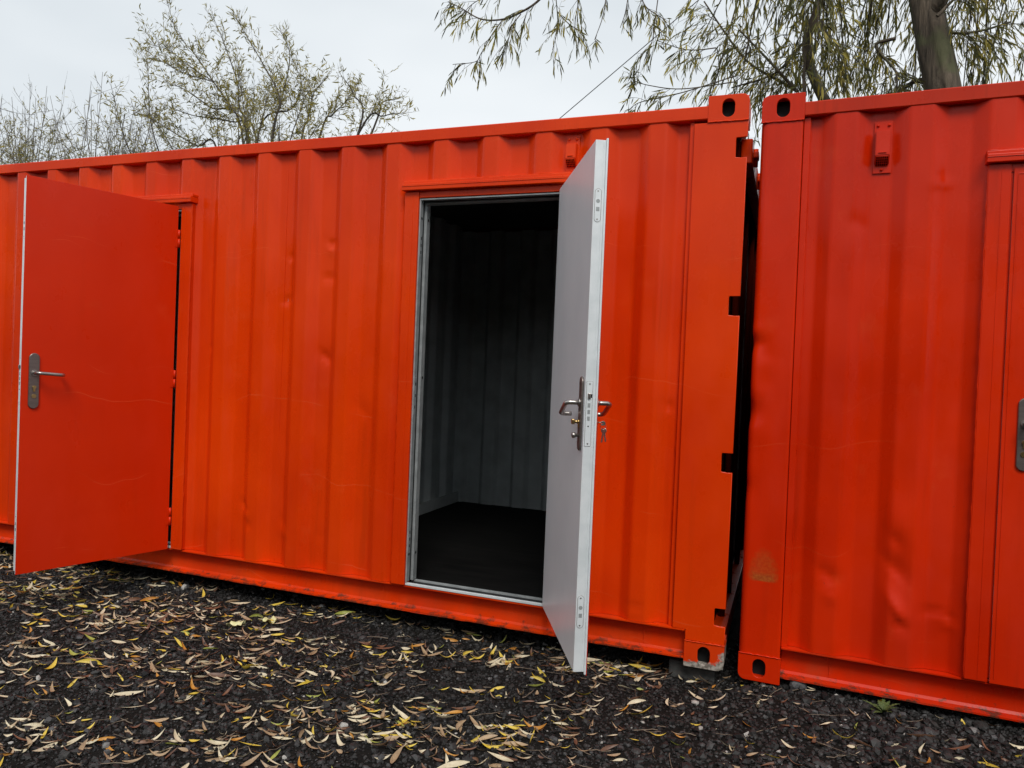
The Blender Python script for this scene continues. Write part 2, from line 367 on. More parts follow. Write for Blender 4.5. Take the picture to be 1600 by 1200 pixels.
def vent(parent, x, z0, z1, mat, yv, wid=.066, mesh_grille=True):
    """louvre box over a backing plate, screwed in the valley of the wall"""
    mb = MB(); x0 = x-wid/2; x1 = x+wid/2; h = z1-z0
    mb.box(x0, x1, yv-.006, yv-.001, z0, z1, .001)
    b0 = z0+.052; b1 = z1-.034; bx0 = x0+.005; bx1 = x1-.010
    # hood: slanting wedge, deeper towards its foot
    vs = [(bx0, -.006, b1-.004), (bx1, -.006, b1-.004), (bx1, -.034, b1-.010), (bx0, -.034, b1-.010), (bx0, -.006, b0-.024), (bx1, -.006, b0-.024), (bx1, -.042, b0+.014), (bx0, -.042, b0+.014)]
    vv = [mb.bm.verts.new((a, yv+b, c)) for a, b, c in vs]
    fs = [mb.bm.faces.new([vv[i] for i in f]) for f in ((0,1,2,3), (3,2,6,7), (7,6,5,4), (0,3,7,4), (1,5,6,2), (0,4,5,1))]
    es = list({e for f in fs for e in f.edges}); bmesh.ops.bevel(mb.bm, geom=es, offset=.003, segments=2, affect='EDGES')
    mb.box(bx0+.012, bx1-.012, yv-.0455, yv-.038, b0+.024, b0+.027, .0008)
    if h > .16:
        pass
    o = mb.build('vent', mat, parent)
    for px, pz in ((x0+.014, z1-.017), (x1-.014, z1-.017), (x-.002, z0+.014)):
        s = MB(); s.tube([(px, yv-.005, pz), (px, yv-.009, pz), (px, yv-.012, pz), (px, yv-.0135, pz)], [.0065, .0062, .004, .0015], 10); s.build('screw', mat, o)
    # grille under the hood
    g = MB(); nx = 7; nz = 5
    A0 = Vector((bx0+.004, yv-.040, b0+.010)); A1 = Vector((bx0+.004, yv-.010, b0-.021)); dd = A1-A0; nrm = Vector((0, -.031, -.030)).normalized()*.0016
    for k in range(nx):
        p = Vector(((bx1-bx0-.008)*k/(nx-1), 0, 0)); g.tube([A0+p+nrm, A1+p+nrm], .0009, 4)
    for k in range(nz):
        p = A0+dd*(k/(nz-1))+nrm; g.tube([p, p+Vector((bx1-bx0-.008, 0, 0))], .0009, 4)
    g.build('grille', mat, o)
    dk = MB(); q = nrm*.35
    vs = [A0+q, A1+q, A1+q+Vector((bx1-bx0-.008, 0, 0)), A0+q+Vector((bx1-bx0-.008, 0, 0))]
    vv = [dk.bm.verts.new(p) for p in vs]; dk.bm.faces.new(vv); dk.build('grille_backing', P_SEC, o)
    return o
def door_frame(parent, xa, xb, mat, inner=None, z0=.170, zt=2.19):
    """red surround for an opening xa..xb, with a steel inner frame as a sub-part"""
    mb = MB(); J = .080
    mb.box(xa-J, xa-.001, -.012, .050, z0, zt+.036, .003)
    mb.box(xb+.001, xb+J, -.012, .050, z0, zt+.036, .003)
    # folded arris down the middle of each jamb
    for s in (xa-J*.42, xb+J*.42): mb.box(s-.0015, s+.0015, -.0135, -.011, z0+.01, zt+.02, .0006)
    for s in (xa-J-.001, xb+J+.001): weld(mb, (s, -.008, z0), (s, -.008, zt+.03), .0028, 110, .0016)
    o = mb.build('door_frame', mat, parent)
    lb = MB()
    lb.box(xa-J-.010, xb+J+.010, -.020, .045, zt+.072, zt+.088, .003)
    lb.box(xa-J-.010, xb+J+.010, -.036, .044, zt+.038, zt+.0715, .003)
    lb.box(xa-J-.010, xb+J+.010, -.0385, -.034, zt+.058, zt+.0605, .001)
    weld(lb, (xa-J-.010, -.014, zt+.089), (xb+J+.010, -.014, zt+.089), .0032, 70, .0018)
    lb.build('lintel', mat, o)
    hb = MB(); hb.box(xa-.001, xb+.001, -.006, .050, zt+.003, zt+.037, .002); hb.build('header', mat, o)
    f = MB()
    d = ((0, .028, 0.0), (.048, .085, .012))       # outer and inner flange (depth range, inset)
    for y0, y1, ins in d:
        f.box(xa, xa+.008+ins, y0-.002, y1, z0+.016, zt, .001)
        f.box(xb-.008-ins, xb, y0-.002, y1, z0+.016, zt, .001)
        f.box(xa+.008+ins, xb-.008-ins, y0-.0015, y1, zt-.008-ins, zt-.0005, .001)
    fo = f.build('inner_frame', inner or GALVD, o)
    g = MB()
    g.box(xa+.0005, xa+.006, .028, .046, z0+.018, zt-.006, 0); g.box(xb-.006, xb-.0005, .028, .046, z0+.018, zt-.006, 0)
    g.box(xa+.006, xb-.006, .028, .046, zt-.012, zt-.003, 0); g.build('gasket', BLACK, o)
    for zz in (z0+.16, (z0+zt)/2+.08, zt-.10):                 # black discs painted as shaded fixing holes in the flanges
        for yy, xx in ((.014, xa+.0085), (.066, xa+.0205)):
            s = MB(); s.cyl((xx-.002, yy, zz), (xx+.0006, yy, zz), .0075, 12); s.build('fixing_hole_shade', HOLE_SHADE, fo)
    for zz, hh in ((1.95, .12), (1.165, .20), (.41, .12)):     # keeps for the bolts
        s = MB(); s.box(xa+.0078, xa+.0093, .003, .024, zz-hh/2, zz+hh/2, .0005); kp = s.build('keep_plate', GALVD, fo)
        for t in (-.3, .0, .3): s = MB(); s.box(xa+.0085, xa+.0097, .009, .018, zz+t*hh-.008, zz+t*hh+.008, 0); s.build('keep_slot_shade', HOLE_SHADE, kp)  # black blocks standing in for the shade in the slots
    t = MB()
    t.box(xa, xb, -.001, .012, z0-.001, z0+.012, .0015); th_ = t.build('threshold', inner or GALV, o)
    t = MB(); t.box(xa, xb, .0121, .070, z0-.001, z0+.004, 0); t.build('threshold_channel', BLACK, th_)
    t = MB(); t.box(xa, xb, .0701, .086, z0-.001, z0+.013, .001); t.build('threshold_lip', GALVD, th_)
    return o
def lever(parent, side, droop=0.0, mat=None, x=.745, z=1.205, flip=1):
    """return-to-door lever; side +1 outside (y = 0), -1 inside (y = -.05); grip runs towards the hinges"""
    y0 = 0.008 if side > 0 else -.058; s = side
    L = .125; cd_, sn = math.cos(droop), math.sin(droop); pts = []
    def P(a, o): return (x-a*cd_, y0+s*o, z-a*sn)
    pts += [P(0, 0), P(0, .020), P(0, .036)]
    for k in range(1, 7): a = .5*PI*k/6; pts.append(P(.018*(1-math.cos(a)), .036+.018*math.sin(a)))
    pts += [P(.045, .054), P(L-.045, .054), P(L-.02, .054)]
    for k in range(1, 7): a = .5*PI*k/6; pts.append(P(L-.02+.018*math.sin(a), .054-.018*(1-math.cos(a))))
    pts += [P(L-.002, .022), P(L-.002, .010)]
    mb = MB(); mb.tube(pts, .0092, 14)
    mb.tube([P(0, -.001), P(0, .007)], .0155, 20)
    mb.build('handle', mat or STEEL, parent)
def handle_set(door, side, droop, cyl_mat=BRASS, knob=True, x=.745):
    y = 0.0 if side > 0 else -.05; mb = MB()
    me = plate([oblong(x, 1.163, .050, .286, 14)], .009, .003)
    Mx = Matrix(((1,0,0,0),(0,0,1,0),(0,1,0,0),(0,0,0,1)))
    mb.add(me, Matrix.Translation((0, 0 if side > 0 else -.059, 0)) @ Mx)
    p = mb.build('handle_plate', STEELP, door)
    lever(p, side, droop, x=x)
    c = MB(); s = 1 if side > 0 else -1; yb = .009 if side > 0 else -.059
    c.cyl((x, yb-s*.002, 1.131), (x, yb+s*.006, 1.131), .0088, 18); c.box(x-.005, x+.005, min(yb-s*.002, yb+s*.004), max(yb-s*.002, yb+s*.004), 1.108, 1.131, .001)
    c.build('lock_cylinder', cyl_mat, p)
    if side < 0:
        c = MB(); c.cyl((x, yb, 1.131), (x, yb-.020, 1.131), .006, 14); c.box(x-.008, x+.008, yb-.030, yb-.018, 1.121, 1.141, .003); c.build('thumb_turn', BRASS, p)
        c = MB(); c.tube([(x, yb, 1.079), (x, yb-.010, 1.079), (x, yb-.013, 1.079), (x, yb-.024, 1.079), (x, yb-.026, 1.079)], [.006, .006, .0115, .0115, .009], 18); c.build('knob', STEEL, p)
    else:
        c = MB(); c.tube([(x, yb-.001, 1.085), (x, yb+.003, 1.085)], .011, 18); c.build('escutcheon', BRASS, p)
    return p
def make_door(parent, loc, ang, inside=True, label=None, droop=.08, outpaint=P_DOOR, hw=True, plate_x=.745):
    z0, z1 = .176, 2.196
    mb = MB(); mb.box(0.0, .803, -.0022, 0.0, z0-.006, z1+.010, .0008)
    # folded return of the outer sheet on the hinge side
    mb.box(0.0, .002, -.020, -.0022, z0, z1, 0)
    d = mb.build('door', outpaint, parent, loc, (0, 0, ang), label=label)
    i = MB(); i.box(.006, .790, -.050, -.0024, z0+.006, z1, .0015); i.build('inner_panel', GREY, d)
    e = MB(); e.box(.7902, .7945, -.0502, -.010, z0+.006, z1, .0008); e.box(.7902, .8022, -.0098, -.0024, z0-.002, z1+.006, .0008); e.box(.7903, .7962, -.0195, -.0165, z0+.008, z1-.004, .0006)
    es = e.build('edge_strip', GALV, d)
    # lock faceplate and two bolt plates
    rotY = Matrix(((0,0,1,.7946),(1,0,0,0),(0,1,0,0),(0,0,0,1)))     # plate XY -> YZ, thickness along +X
    for nm, me, in (('lock_faceplate', plate([rrect(-.0445, -.0225, 1.043, 1.287, .001)], .0016, .0003)),
                    ('bolt_plate', plate([oblong(-.0325, 1.951, .023, .124, 8)], .0016, .0003)), ('bolt_plate', plate([oblong(-.0325, .412, .023, .122, 8)], .0016, .0003))):
        m = MB(); m.add(me, rotY); fp = m.build(nm, GALV, es)
        co = [v.co.z for v in fp.data.vertices]; a, b = min(co), max(co)
        # darker steel rim standing in for the shadow gap round the plate
        k = MB(); loop = rrect(-.0455, -.0215, a-.001, b+.001, .001) if nm[0] == 'l' else oblong(-.0325, (a+b)/2, .0255, b-a+.0026, 8)
        k.add(plate([loop], .0009, .0002), rotY); k.build('plate_shadow_rim', STEELP, fp)
        for zz in (a+.009, b-.009):
            s = MB(); s.cyl((.7958, -.0335, zz), (.7968, -.0335, zz), .0032, 10); s.build('screw', STEEL, fp)
        s = MB()
        if nm[0] == 'l':
            s.box(.7958, .8030, -.040, -.028, 1.222, 1.244, .003); s.build('latch_bolt', STEEL, fp)
            s = MB(); s.box(.7955, .7966, -.030, -.0225, 1.226, 1.240, 0); s.cyl((.7955, -.0335, 1.118), (.7967, -.0335, 1.118), .0028, 10); s.build('latch_slot_shade', HOLE_SHADE, fp)  # black pieces painted as the shade in slot and hole
            for zz in (1.20, 1.175, 1.150): s = MB(); s.box(.7958, .7972, -.0385, -.0285, zz-.010, zz+.006, .0005); s.build('deadbolt', GALVD, fp)
        else:
            s.cyl((.7958, -.0325, (a+b)/2+.016), (.7969, -.0325, (a+b)/2+.016), .0075, 14); s.box(.7958, .7969, -.039, -.026, (a+b)/2-.022, (a+b)/2-.006, .0005); s.build('bolt_end', GALVD, fp)
    for zz in (2.015, 1.185, .365):
        h = MB(); h.cyl((-.004, .006, zz-.052), (-.004, .006, zz-.001), .0065, 14); h.cyl((-.004, .006, zz+.001), (-.004, .006, zz+.052), .0065, 14)
        h.box(.0, .020, .0002, .0022, zz-.05, zz+.05, .0006); h.build('hinge', outpaint, d)
    if hw:
        handle_set(d, 1, droop, x=plate_x)
        if inside: handle_set(d, -1, droop, x=plate_x)
    return d

# ------------------------------------------------------------------ ground
def height(x, y):
    x = np.asarray(x, float); y = np.asarray(y, float)
    s = np.clip((x+.02)/.35, 0, 1); s = s*s*(3-2*s)
    h = -.074 + .046*s*np.clip(1-(x-3)/3, 0, 1)
    h = h + .006*np.sin(x*2.1+.5)*np.sin(y*2.9+1) + .004*np.sin(x*5.7+y*3.3) + .0025*np.sin(x*13+1)*np.sin(y*11+2)
    return h
def nonuni(a, b, lo, hi, step):
    f = np.arange(a, b+step/2, step); n = 26
    g = np.geomspace(step, 1, n)
    L = a-(g-g[0])/(g[-1]-g[0])*(a-lo); Rr = b+(g-g[0])/(g[-1]-g[0])*(hi-b)
    return np.concatenate([L[::-1][:-1], f, Rr[1:]])
gx = nonuni(-7.5, 3.0, -600, 600, .03); gy = nonuni(-4.0, 3.0, -600, 600, .03)
GX, GY = np.meshgrid(gx, gy); near = np.exp(-(np.maximum(np.abs(GX+2.2)-6, 0)+np.maximum(np.abs(GY)-5, 0))/3)
GZ = -.074+(height(GX, GY)+.074)*near + rng.normal(0, .0016, GX.shape)*near
nx, ny = len(gx), len(gy); i, j = np.meshgrid(np.arange(nx-1), np.arange(ny-1)); a = (j*nx+i).ravel()
me = mesh_np('ground', np.stack([GX, GY, GZ], -1).reshape(-1, 3), np.stack([a, a+1, a+1+nx, a+nx], -1))
m, nt, b = newmat('wet_dark_grit'); co = N(nt, 'ShaderNodeTexCoord').outputs['Object']
c = mixc(nt, mrange(nt, noise(nt, co, 90, 5, .7), .3, .7), (.003, .0028, .0026), (.020, .018, .016))
c = mixc(nt, mrange(nt, noise(nt, co, 1.3, 4, .6), .45, .7, 0, .5), c, (.008, .007, .006))
nt.links.new(c, b.inputs['Base Color']); b.inputs['Roughness'].default_value = .95; b.inputs['Specular IOR Level'].default_value = .1
bump(nt, b, [(noise(nt, co, 45, 4, .6), .8, .006), (noise(nt, co, 190, 3, .6), .8, .003)])
tag(link('ground', me, m, smooth=True), kind='structure')

# gravel, a layer of crushed stones
t_ = (1+5**.5)/2
ICO = np.array([(-1,t_,0),(1,t_,0),(-1,-t_,0),(1,-t_,0),(0,-1,t_),(0,1,t_),(0,-1,-t_),(0,1,-t_),(t_,0,-1),(t_,0,1),(-t_,0,-1),(-t_,0,1)])/math.sqrt(1+t_*t_)
ICF = np.array([(0,11,5),(0,5,1),(0,1,7),(0,7,10),(0,10,11),(1,5,9),(5,11,4),(11,10,2),(10,7,6),(7,1,8),(3,9,4),(3,4,2),(3,2,6),(3,6,8),(3,8,9),(4,9,5),(2,4,11),(6,2,10),(8,6,7),(9,8,1)])
def rotmats(n, tilt=None):
    q = rng.normal(size=(n, 4)); q /= np.linalg.norm(q, axis=1)[:, None]; w_, x, y, z = q.T
    return np.stack([np.stack([1-2*(y*y+z*z), 2*(x*y-w_*z), 2*(x*z+w_*y)], -1), np.stack([2*(x*y+w_*z), 1-2*(x*x+z*z), 2*(y*z-w_*x)], -1), np.stack([2*(x*z-w_*y), 2*(y*z+w_*x), 1-2*(x*x+y*y)], -1)], 1)
def rocks(name, P, r, mat, tones):
    n = len(P); V = ICO[None]*rng.uniform(.72, 1.18, (n, 12, 1))*np.stack([np.ones(n), rng.uniform(.65, 1, n), rng.uniform(.45, .85, n)], -1)[:, None]
    V = np.einsum('nij,nkj->nki', rotmats(n), V)
    V = V*r[:, None, None]; V[:, :, 2] *= .8; V += P[:, None]
    F = (ICF[None]+12*np.arange(n)[:, None, None]).reshape(-1, 3)
    me = mesh_np(name, V.reshape(-1, 3), F)
    at = me.attributes.new('tone', 'FLOAT', 'POINT'); at.data.foreach_set('value', np.repeat(tones, 12).astype(np.float32))
    return link(name, me, mat, smooth=False)
def inpoly(x, y, poly):
    c = np.zeros(len(x), bool); n = len(poly)
    for k in range(n):
        x1, y1 = poly[k]; x2, y2 = poly[(k+1) % n]
        c ^= ((y1 > y) != (y2 > y)) & (x < (x2-x1)*(y-y1)/(y2-y1+1e-12)+x1)
    return c
POLY = [(-5.3, .5), (-4.9, -.3), (-2.3, -2.15), (-1.7, -2.0), (1.5, -.55), (1.7, .5)]
px = rng.uniform(-5.3, 1.7, 150000); py = rng.uniform(-2.15, .5, 150000); k = inpoly(px, py, POLY)
px, py = px[k][:62000], py[k][:62000]
qx = rng.uniform(-7.5, 3.2, 34000); qy = rng.uniform(-4.2, .8, 34000)
px = np.concatenate([px, qx]); py = np.concatenate([py, qy]); n = len(px)
rad = np.clip(np.exp(rng.normal(math.log(.0060), .52, n)), .0025, .024)
right = np.clip((px+.4)/1.0, 0, 1); rad *= 1+.25*right
pz = height(px, py)+rad*rng.uniform(-.15, .55, n)
tone = np.clip(rng.beta(1.6, 5.0, n)+.03, 0, 1); tone[rng.random(n) < .006] = 1.0
m, nt, b = newmat('crushed_dark_stone'); at = N(nt, 'ShaderNodeAttribute', attribute_name='tone'); co = N(nt, 'ShaderNodeTexCoord').outputs['Object']
cr = N(nt, 'ShaderNodeValToRGB'); nt.links.new(at.outputs['Fac'], cr.inputs[0]); e = cr.color_ramp.elements
e[0].position = 0; e[0].color = (.004, .0042, .0048, 1); e[1].position = .45; e[1].color = (.036, .034, .032, 1)
q = e.new(.8); q.color = (.11, .11, .112, 1); q = e.new(1.0); q.color = (.50, .48, .44, 1)
nt.links.new(mixc(nt, mrange(nt, noise(nt, co, 220, 3, .6), .35, .7, 0, .45), cr.outputs[0], (.02, .018, .017)), b.inputs['Base Color'])
b.inputs['Roughness'].default_value = .55; b.inputs['Specular IOR Level'].default_value = .3
bump(nt, b, [(noise(nt, co, 300, 3, .6), .5, .0012)])
STONE = m
tag(rocks('gravel', np.stack([px, py, pz], -1), rad, m, tone), kind='stuff')

# ------------------------------------------------------------------ container with the two open doors
P_, HALF, SL = .278, .039, .054
def prof_a(x): return profile(x, -.401, P_, HALF, SL, .005, .044)
A_ = empty('shipping_container'); tag(A_, 'long orange corrugated shipping container whose two side doors stand wide open', 'shipping container', 'shipping containers standing side by side')
XL = -6.058
openA = [(-1.690, -.735, .10, 2.265), (-4.090, -3.135, .10, 2.265)]
dentsA = [(-2.19, 1.97, .012, .040, .018, .1), (-2.19, 1.93, -.006, .035, .05, 0), (-2.195, 1.78, .011, .038, .02, 0), (-2.20, 1.34, .012, .045, .035, .3), (-2.45, 1.905, .008, .04, .012, .2), (-2.47, 1.655, .009, .035, .018, -.2),
          (-2.71, .47, .012, .035, .020, .4), (-2.69, .415, -.010, .03, .016, -.3), (-2.66, .36, .007, .03, .03, 0), (-2.44, .415, .010, .030, .012, .1), (-2.43, .34, -.007, .04, .02, .1), (-2.98, 1.37, .008, .025, .014, .1),
          (-.31, 1.18, .007, .03, .018, .1), (-2.18, .35, .007, .04, .012, 0), (-.42, .23, .005, .05, .008, 0), (-1.95, 1.05, .005, .05, .06, .3), (-4.4, 1.2, .008, .05, .03, .2), (-5.1, .7, .01, .05, .04, .2)]
corr_sheet('wall', XL+.18, -.232, .1675, 2.50, prof_a, P_A, A_, openA, dentsA)
corr_sheet('inner_lining', XL+.18, -.232, .175, 2.50, lambda x: prof_a(x)+.024, LINING, A_, openA, (), dx=.02, dz=.3)
# right post: a flat plate with four cut-outs for the door hinges
notch = [(.203, .282), (.899, .985), (1.603, 1.689), (2.308, 2.397)]
out_ = [(-.176, .120), (-.001, .120)]
for a, b in notch:
    out_ += [(-.001, a), (-.022, a-.001), (-.049, a+.002), (-.050, a+.006), (-.050, b-.004), (-.047, b), (-.001, b+.001)]
out_ += [(-.001, 2.472), (-.235, 2.472), (-.235, .1665), (-.176, .1665)]
mb = MB(); mb.add(plate([out_], .010, .0025), FRONT)
mb.box(-.235, -.227, .0102, .05, .168, 2.47, .001); mb.box(-.115, -.105, .0102, .15, .13, 2.47, .001); mb.box(-.227, -.105, .04, .05, .168, 2.47, .001)
mb.build('corner_post', P_A, A_)
mb = MB(); mb.box(-.256, -.2365, .020, .046, .166, 2.486, .002); weld(mb, (-.257, .030, .17), (-.257, .030, 2.48), .0025, 120); mb.build('edge_strip', P_A, A_)
mb = MB(); mb.box(XL, XL+.235, 0, .15, .120, 2.472, .004); mb.build('corner_post', P_A, A_)
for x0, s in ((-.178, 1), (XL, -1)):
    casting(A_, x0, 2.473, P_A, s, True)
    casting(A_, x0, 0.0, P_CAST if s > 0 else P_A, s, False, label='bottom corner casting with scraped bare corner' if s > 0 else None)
bottom_rail(A_, XL+.179, -.1785, P_AR, seams=(-.371,))
top_rail(A_, XL+.179, -.1785, P_A)
vent(A_, -.8165, 2.286, 2.468, P_A, .042)
vent(A_, -3.3185-.0, 2.286, 2.468, P_A, .042) if False else None
door_frame(A_, -1.622, -.800, P_A); door_frame(A_, -4.022, -3.200, P_A)
make_door(A_, (-.812, -.006, 0), R(-63.2), droop=R(24), label='wide open door showing its grey inner side')
make_door(A_, (-3.207, -.024, 0), R(253.5), droop=R(4), label='wide open door showing its flat red outer face')
# floor, ceiling, back wall, partition, far end
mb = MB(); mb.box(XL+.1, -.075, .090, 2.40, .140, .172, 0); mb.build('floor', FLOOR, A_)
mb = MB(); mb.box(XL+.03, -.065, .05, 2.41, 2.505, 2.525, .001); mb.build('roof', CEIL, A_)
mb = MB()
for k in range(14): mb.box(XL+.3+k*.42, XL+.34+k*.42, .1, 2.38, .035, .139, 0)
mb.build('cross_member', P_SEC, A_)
def prof_in(x): return profile(x, .07, P_, .045, .035, 0, .046, blur=.002)
corr_sheet('back_wall', XL+.1, -.07, .13, 2.50, lambda x: prof_in(x)+2.385, LINING, A_, (), (), dx=.006, dz=.3)
corr_sheet('partition', .05, 2.40, .172, 2.50, lambda x: prof_in(x+.1), LINING, A_, (), (), dx=.006, dz=.3, loc=(-2.42, 0, 0), rot=(0, 0, R(90)))
mb = MB(); mb.box(-2.419, -2.405, .10, 2.38, .173, .262, .002); mb.build('baseboard', LINING, A_)
mb = MB(); mb.box(XL+.01, XL+.03, .15, 2.29, .12, 2.5, .001); mb.box(XL+.02, XL+.08, .15, 2.29, .0, .13, .002); mb.build('end_wall', P_A, A_)
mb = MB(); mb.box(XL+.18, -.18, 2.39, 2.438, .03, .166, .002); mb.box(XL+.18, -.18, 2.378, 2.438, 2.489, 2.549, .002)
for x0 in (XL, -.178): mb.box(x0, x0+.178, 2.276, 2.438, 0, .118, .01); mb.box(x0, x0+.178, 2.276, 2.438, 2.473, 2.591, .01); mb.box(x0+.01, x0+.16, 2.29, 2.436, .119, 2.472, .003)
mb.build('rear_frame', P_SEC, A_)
# cargo doors in the end wall, their header and locking bars
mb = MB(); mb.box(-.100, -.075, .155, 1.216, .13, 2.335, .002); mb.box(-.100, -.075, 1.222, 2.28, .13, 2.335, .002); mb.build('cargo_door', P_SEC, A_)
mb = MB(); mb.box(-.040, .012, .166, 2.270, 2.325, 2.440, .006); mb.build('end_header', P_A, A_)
mb = MB(); mb.box(-.105, -.042, .152, 2.28, 2.336, 2.545, .002); mb.build('end_lintel_filler', P_SEC, A_)  # dark box added so the top post notch looks dark inside
mb = MB()
weld(mb, (-2.486, .0435, .175), (-2.486, .0435, 2.485), .0016, 90, .0006)
mb.build('panel_seam', P_A, A_)
mb = MB(); mb.box(-.075, -.012, .158, 2.275, .02, .125, .003); mb.build('end_sill', P_A, A_)
lb = MB()
for y in (.42, .86, 1.58, 2.02):
    lb.cyl((-.050, y, .06), (-.050, y, 2.42), .017, 12)
lb.build('locking_bar', P_SEC, A_)
lb = MB()
for y in (.33, .78, 1.55, 2.0):
    lb.box(.008, .034, y-.035, y+.035, 2.385, 2.418, .006); lb.cyl((.020, y, 2.35), (.020, y, 2.435), .011, 10)
lb.build('cam_keeper', P_A, A_)

# ------------------------------------------------------------------ second container
B_ = empty('shipping_container', (.061, .011, -.017), (0, -.003, -.041)); tag(B_, 'red orange shipping container on the right, its side door shut, dented near the bottom', 'shipping container', 'shipping containers standing side by side')
def prof_b(x): return profile(x, .345, .286, .044, .056, .006, .042)
def flatB(X, Y, Z):     # beaten flat round the lower dents
    return Y + .010*np.exp(-((X-.62)/.05)**2-((Z-.62)/.35)**2)*np.sin(Z*14)
dentsB = [(.345, .50, .010, .05, .04, .2), (.355, .41, -.006, .04, .03, 0), (.60, .56, .010, .05, .05, .5), (.615, .39, -.014, .045, .055, .8), (.64, .33, .012, .03, .03, 0), (.77, .395, .018, .055, .016, .08), (.785, .37, -.010, .05, .04, .1), (.60, .68, .008, .03, .04, .2), (.70, 2.17, -.006, .05, .01, .1), (.40, 2.0, .004, .04, .05, 0)]
corr_sheet('wall', .176, 5.85, .1675, 2.50, prof_b, P_B, B_, [(.900, 1.815, .10, 2.265)], dentsB, flat=[flatB])
def sweep_post(name, path, z0, z1, disp, mat, parent):
    zs = np.linspace(z0, z1, 190); P0 = np.array(path); V = np.zeros((len(zs), len(P0), 3))
    V[:, :, 0] = P0[:, 0]; V[:, :, 1] = P0[:, 1]; V[:, :, 2] = zs[:, None]; V = disp(V)
    n0, n1 = len(zs), len(P0); i, j = np.meshgrid(np.arange(n1-1), np.arange(n0-1)); a = (j*n1+i).ravel()
    me = mesh_np(name, V.reshape(-1, 3), np.stack([a, a+1, a+1+n1, a+n1], -1)); return link(name, me, mat, parent, smooth=True)
path = [(.0, .15), (.0, .10), (.0, .06), (.0, .034)]+[(.030-.030*math.cos(t), .030-.030*math.sin(t)) for t in np.linspace(0, PI/2, 9)]+[(x, 0) for x in np.linspace(.036, .166, 18)]+[(.171, .0012), (.1735, .004), (.1745, .010), (.1745, .05)]
def dispB(V):
    x, y, z = V[..., 0], V[..., 1], V[..., 2]
    for cx, cz, a_, rx, rz in ((.01, 1.50, .013, .05, .035), (.05, 1.45, .003, .05, .03), (.0, 1.20, .016, .05, .06), (.03, 1.12, -.004, .05, .06), (.0, .86, .006, .04, .05), (.06, 1.33, .003, .04, .05), (.0, 1.56, -.003, .04, .03)):
        g = a_*np.exp(-((x-cx)/rx)**2-((z-cz)/rz)**2)*np.exp(-(y/.05)**2); V[..., 0] += g*.55*np.exp(-(x/.04)**2); V[..., 1] += g
    V[..., 1] += .0008*np.sin(z*9)*np.sin(x*40)
    return V
sweep_post('corner_post', path, .119, 2.472, dispB, P_POST, B_)
mb = MB(); mb.box(.1765, .203, .020, .044, .166, 2.486, .002); weld(mb, (.204, .030, .17), (.204, .030, 2.48), .0025, 120); mb.build('edge_strip', P_B, B_)
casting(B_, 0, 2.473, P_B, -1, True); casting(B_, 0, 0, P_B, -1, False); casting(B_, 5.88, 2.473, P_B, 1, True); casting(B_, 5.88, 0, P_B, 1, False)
bottom_rail(B_, .1785, 5.88, P_BRR, seams=(.375,)); top_rail(B_, .1785, 5.88, P_BR)
mb = MB(); mb.box(5.84, 6.05, 0, .15, .12, 2.472, .004); mb.build('corner_post', P_B, B_)
vent(B_, .4905, 2.228, 2.445, P_B, .040, wid=.070)
door_frame(B_, .950, 1.766, P_B, inner=P_B)
make_door(B_, (1.760, -.0128, 0), R(180), inside=False, droop=R(2), outpaint=P_B, plate_x=.727)
bd = [o for o in B_.children if o.name.startswith('door') and 'frame' not in o.name][0]
mb = MB(); mb.box(.786, .790, -.0005, .0022, .19, 2.185, .0008); mb.box(.03, .786, -.0005, .0022, 2.181, 2.185, .0008); mb.build('panel_bead', P_B, bd)
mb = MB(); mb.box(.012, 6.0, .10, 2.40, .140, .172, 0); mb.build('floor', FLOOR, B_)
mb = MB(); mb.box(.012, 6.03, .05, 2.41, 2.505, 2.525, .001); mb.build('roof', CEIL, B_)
mb = MB(); mb.box(.012, .03, .15, 2.29, .1, 2.5, .001); mb.build('side_wall', P_SEC, B_)
mb = MB(); mb.box(.1, 6.0, 2.39, 2.41, .12, 2.5, .001); mb.box(6.02, 6.04, .15, 2.29, .12, 2.5, .001); mb.build('back_wall', P_SEC, B_)
mb = MB(); mb.box(.18, 5.88, 2.39, 2.438, .03, .166, .002); mb.box(.18, 5.88, 2.378, 2.438, 2.489, 2.549, .002)
for x0 in (0, 5.88): mb.box(x0, x0+.178, 2.276, 2.438, 0, .118, .01); mb.box(x0, x0+.178, 2.276, 2.438, 2.473, 2.591, .01); mb.box(x0+.01, x0+.16, 2.29, 2.436, .119, 2.472, .003)
mb.box(.003, .06, .15, 2.29, .03, .13, .003); mb.box(.003, .06, .15, 2.29, 2.44, 2.54, .003)
mb.build('rear_frame', P_SEC, B_)
# ------------------------------------------------------------------ keys, block, stones
def world_of(door_local): return None
dr = [o for o in bpy.data.objects if o.name.startswith('door') and o.get('label', '').endswith('grey inner side')][0]
K = empty('key_ring'); Md = Matrix.Translation((-.812, -.006, 0)) @ Matrix.Rotation(R(-63.2), 4, 'Z')
kp = Md @ Vector((.745, .032, 1.131)); K.location = kp; K.scale = (.82, .82, .82); K.rotation_euler = (0, 0, R(-63.2))
tag(K, 'small bunch of keys hanging from the lock of the open grey door', 'keys')
KEYM = simple('nickel_key', (.34, .33, .29), .3, .9, (.45, .43, .38), 60, None)
mb = MB(); mb.cyl((0, -.022, 0), (0, .004, 0), .0024, 8); mb.add(plate([oblong(0, 0, .022, .024, 8), oblong(.0, -.006, .006, .007, 5)], .0025, .0006), Matrix.Translation((0, .004, -.004)) @ Matrix.Rotation(R(90), 4, 'Y')); mb.build('key', KEYM, K)
mb = MB(); mb.tube([(0, .006+.013*math.sin(t), -.020+.013*math.cos(t)) for t in np.linspace(0, 2*PI, 20)], .0012, 6); mb.build('ring', STEEL, K)
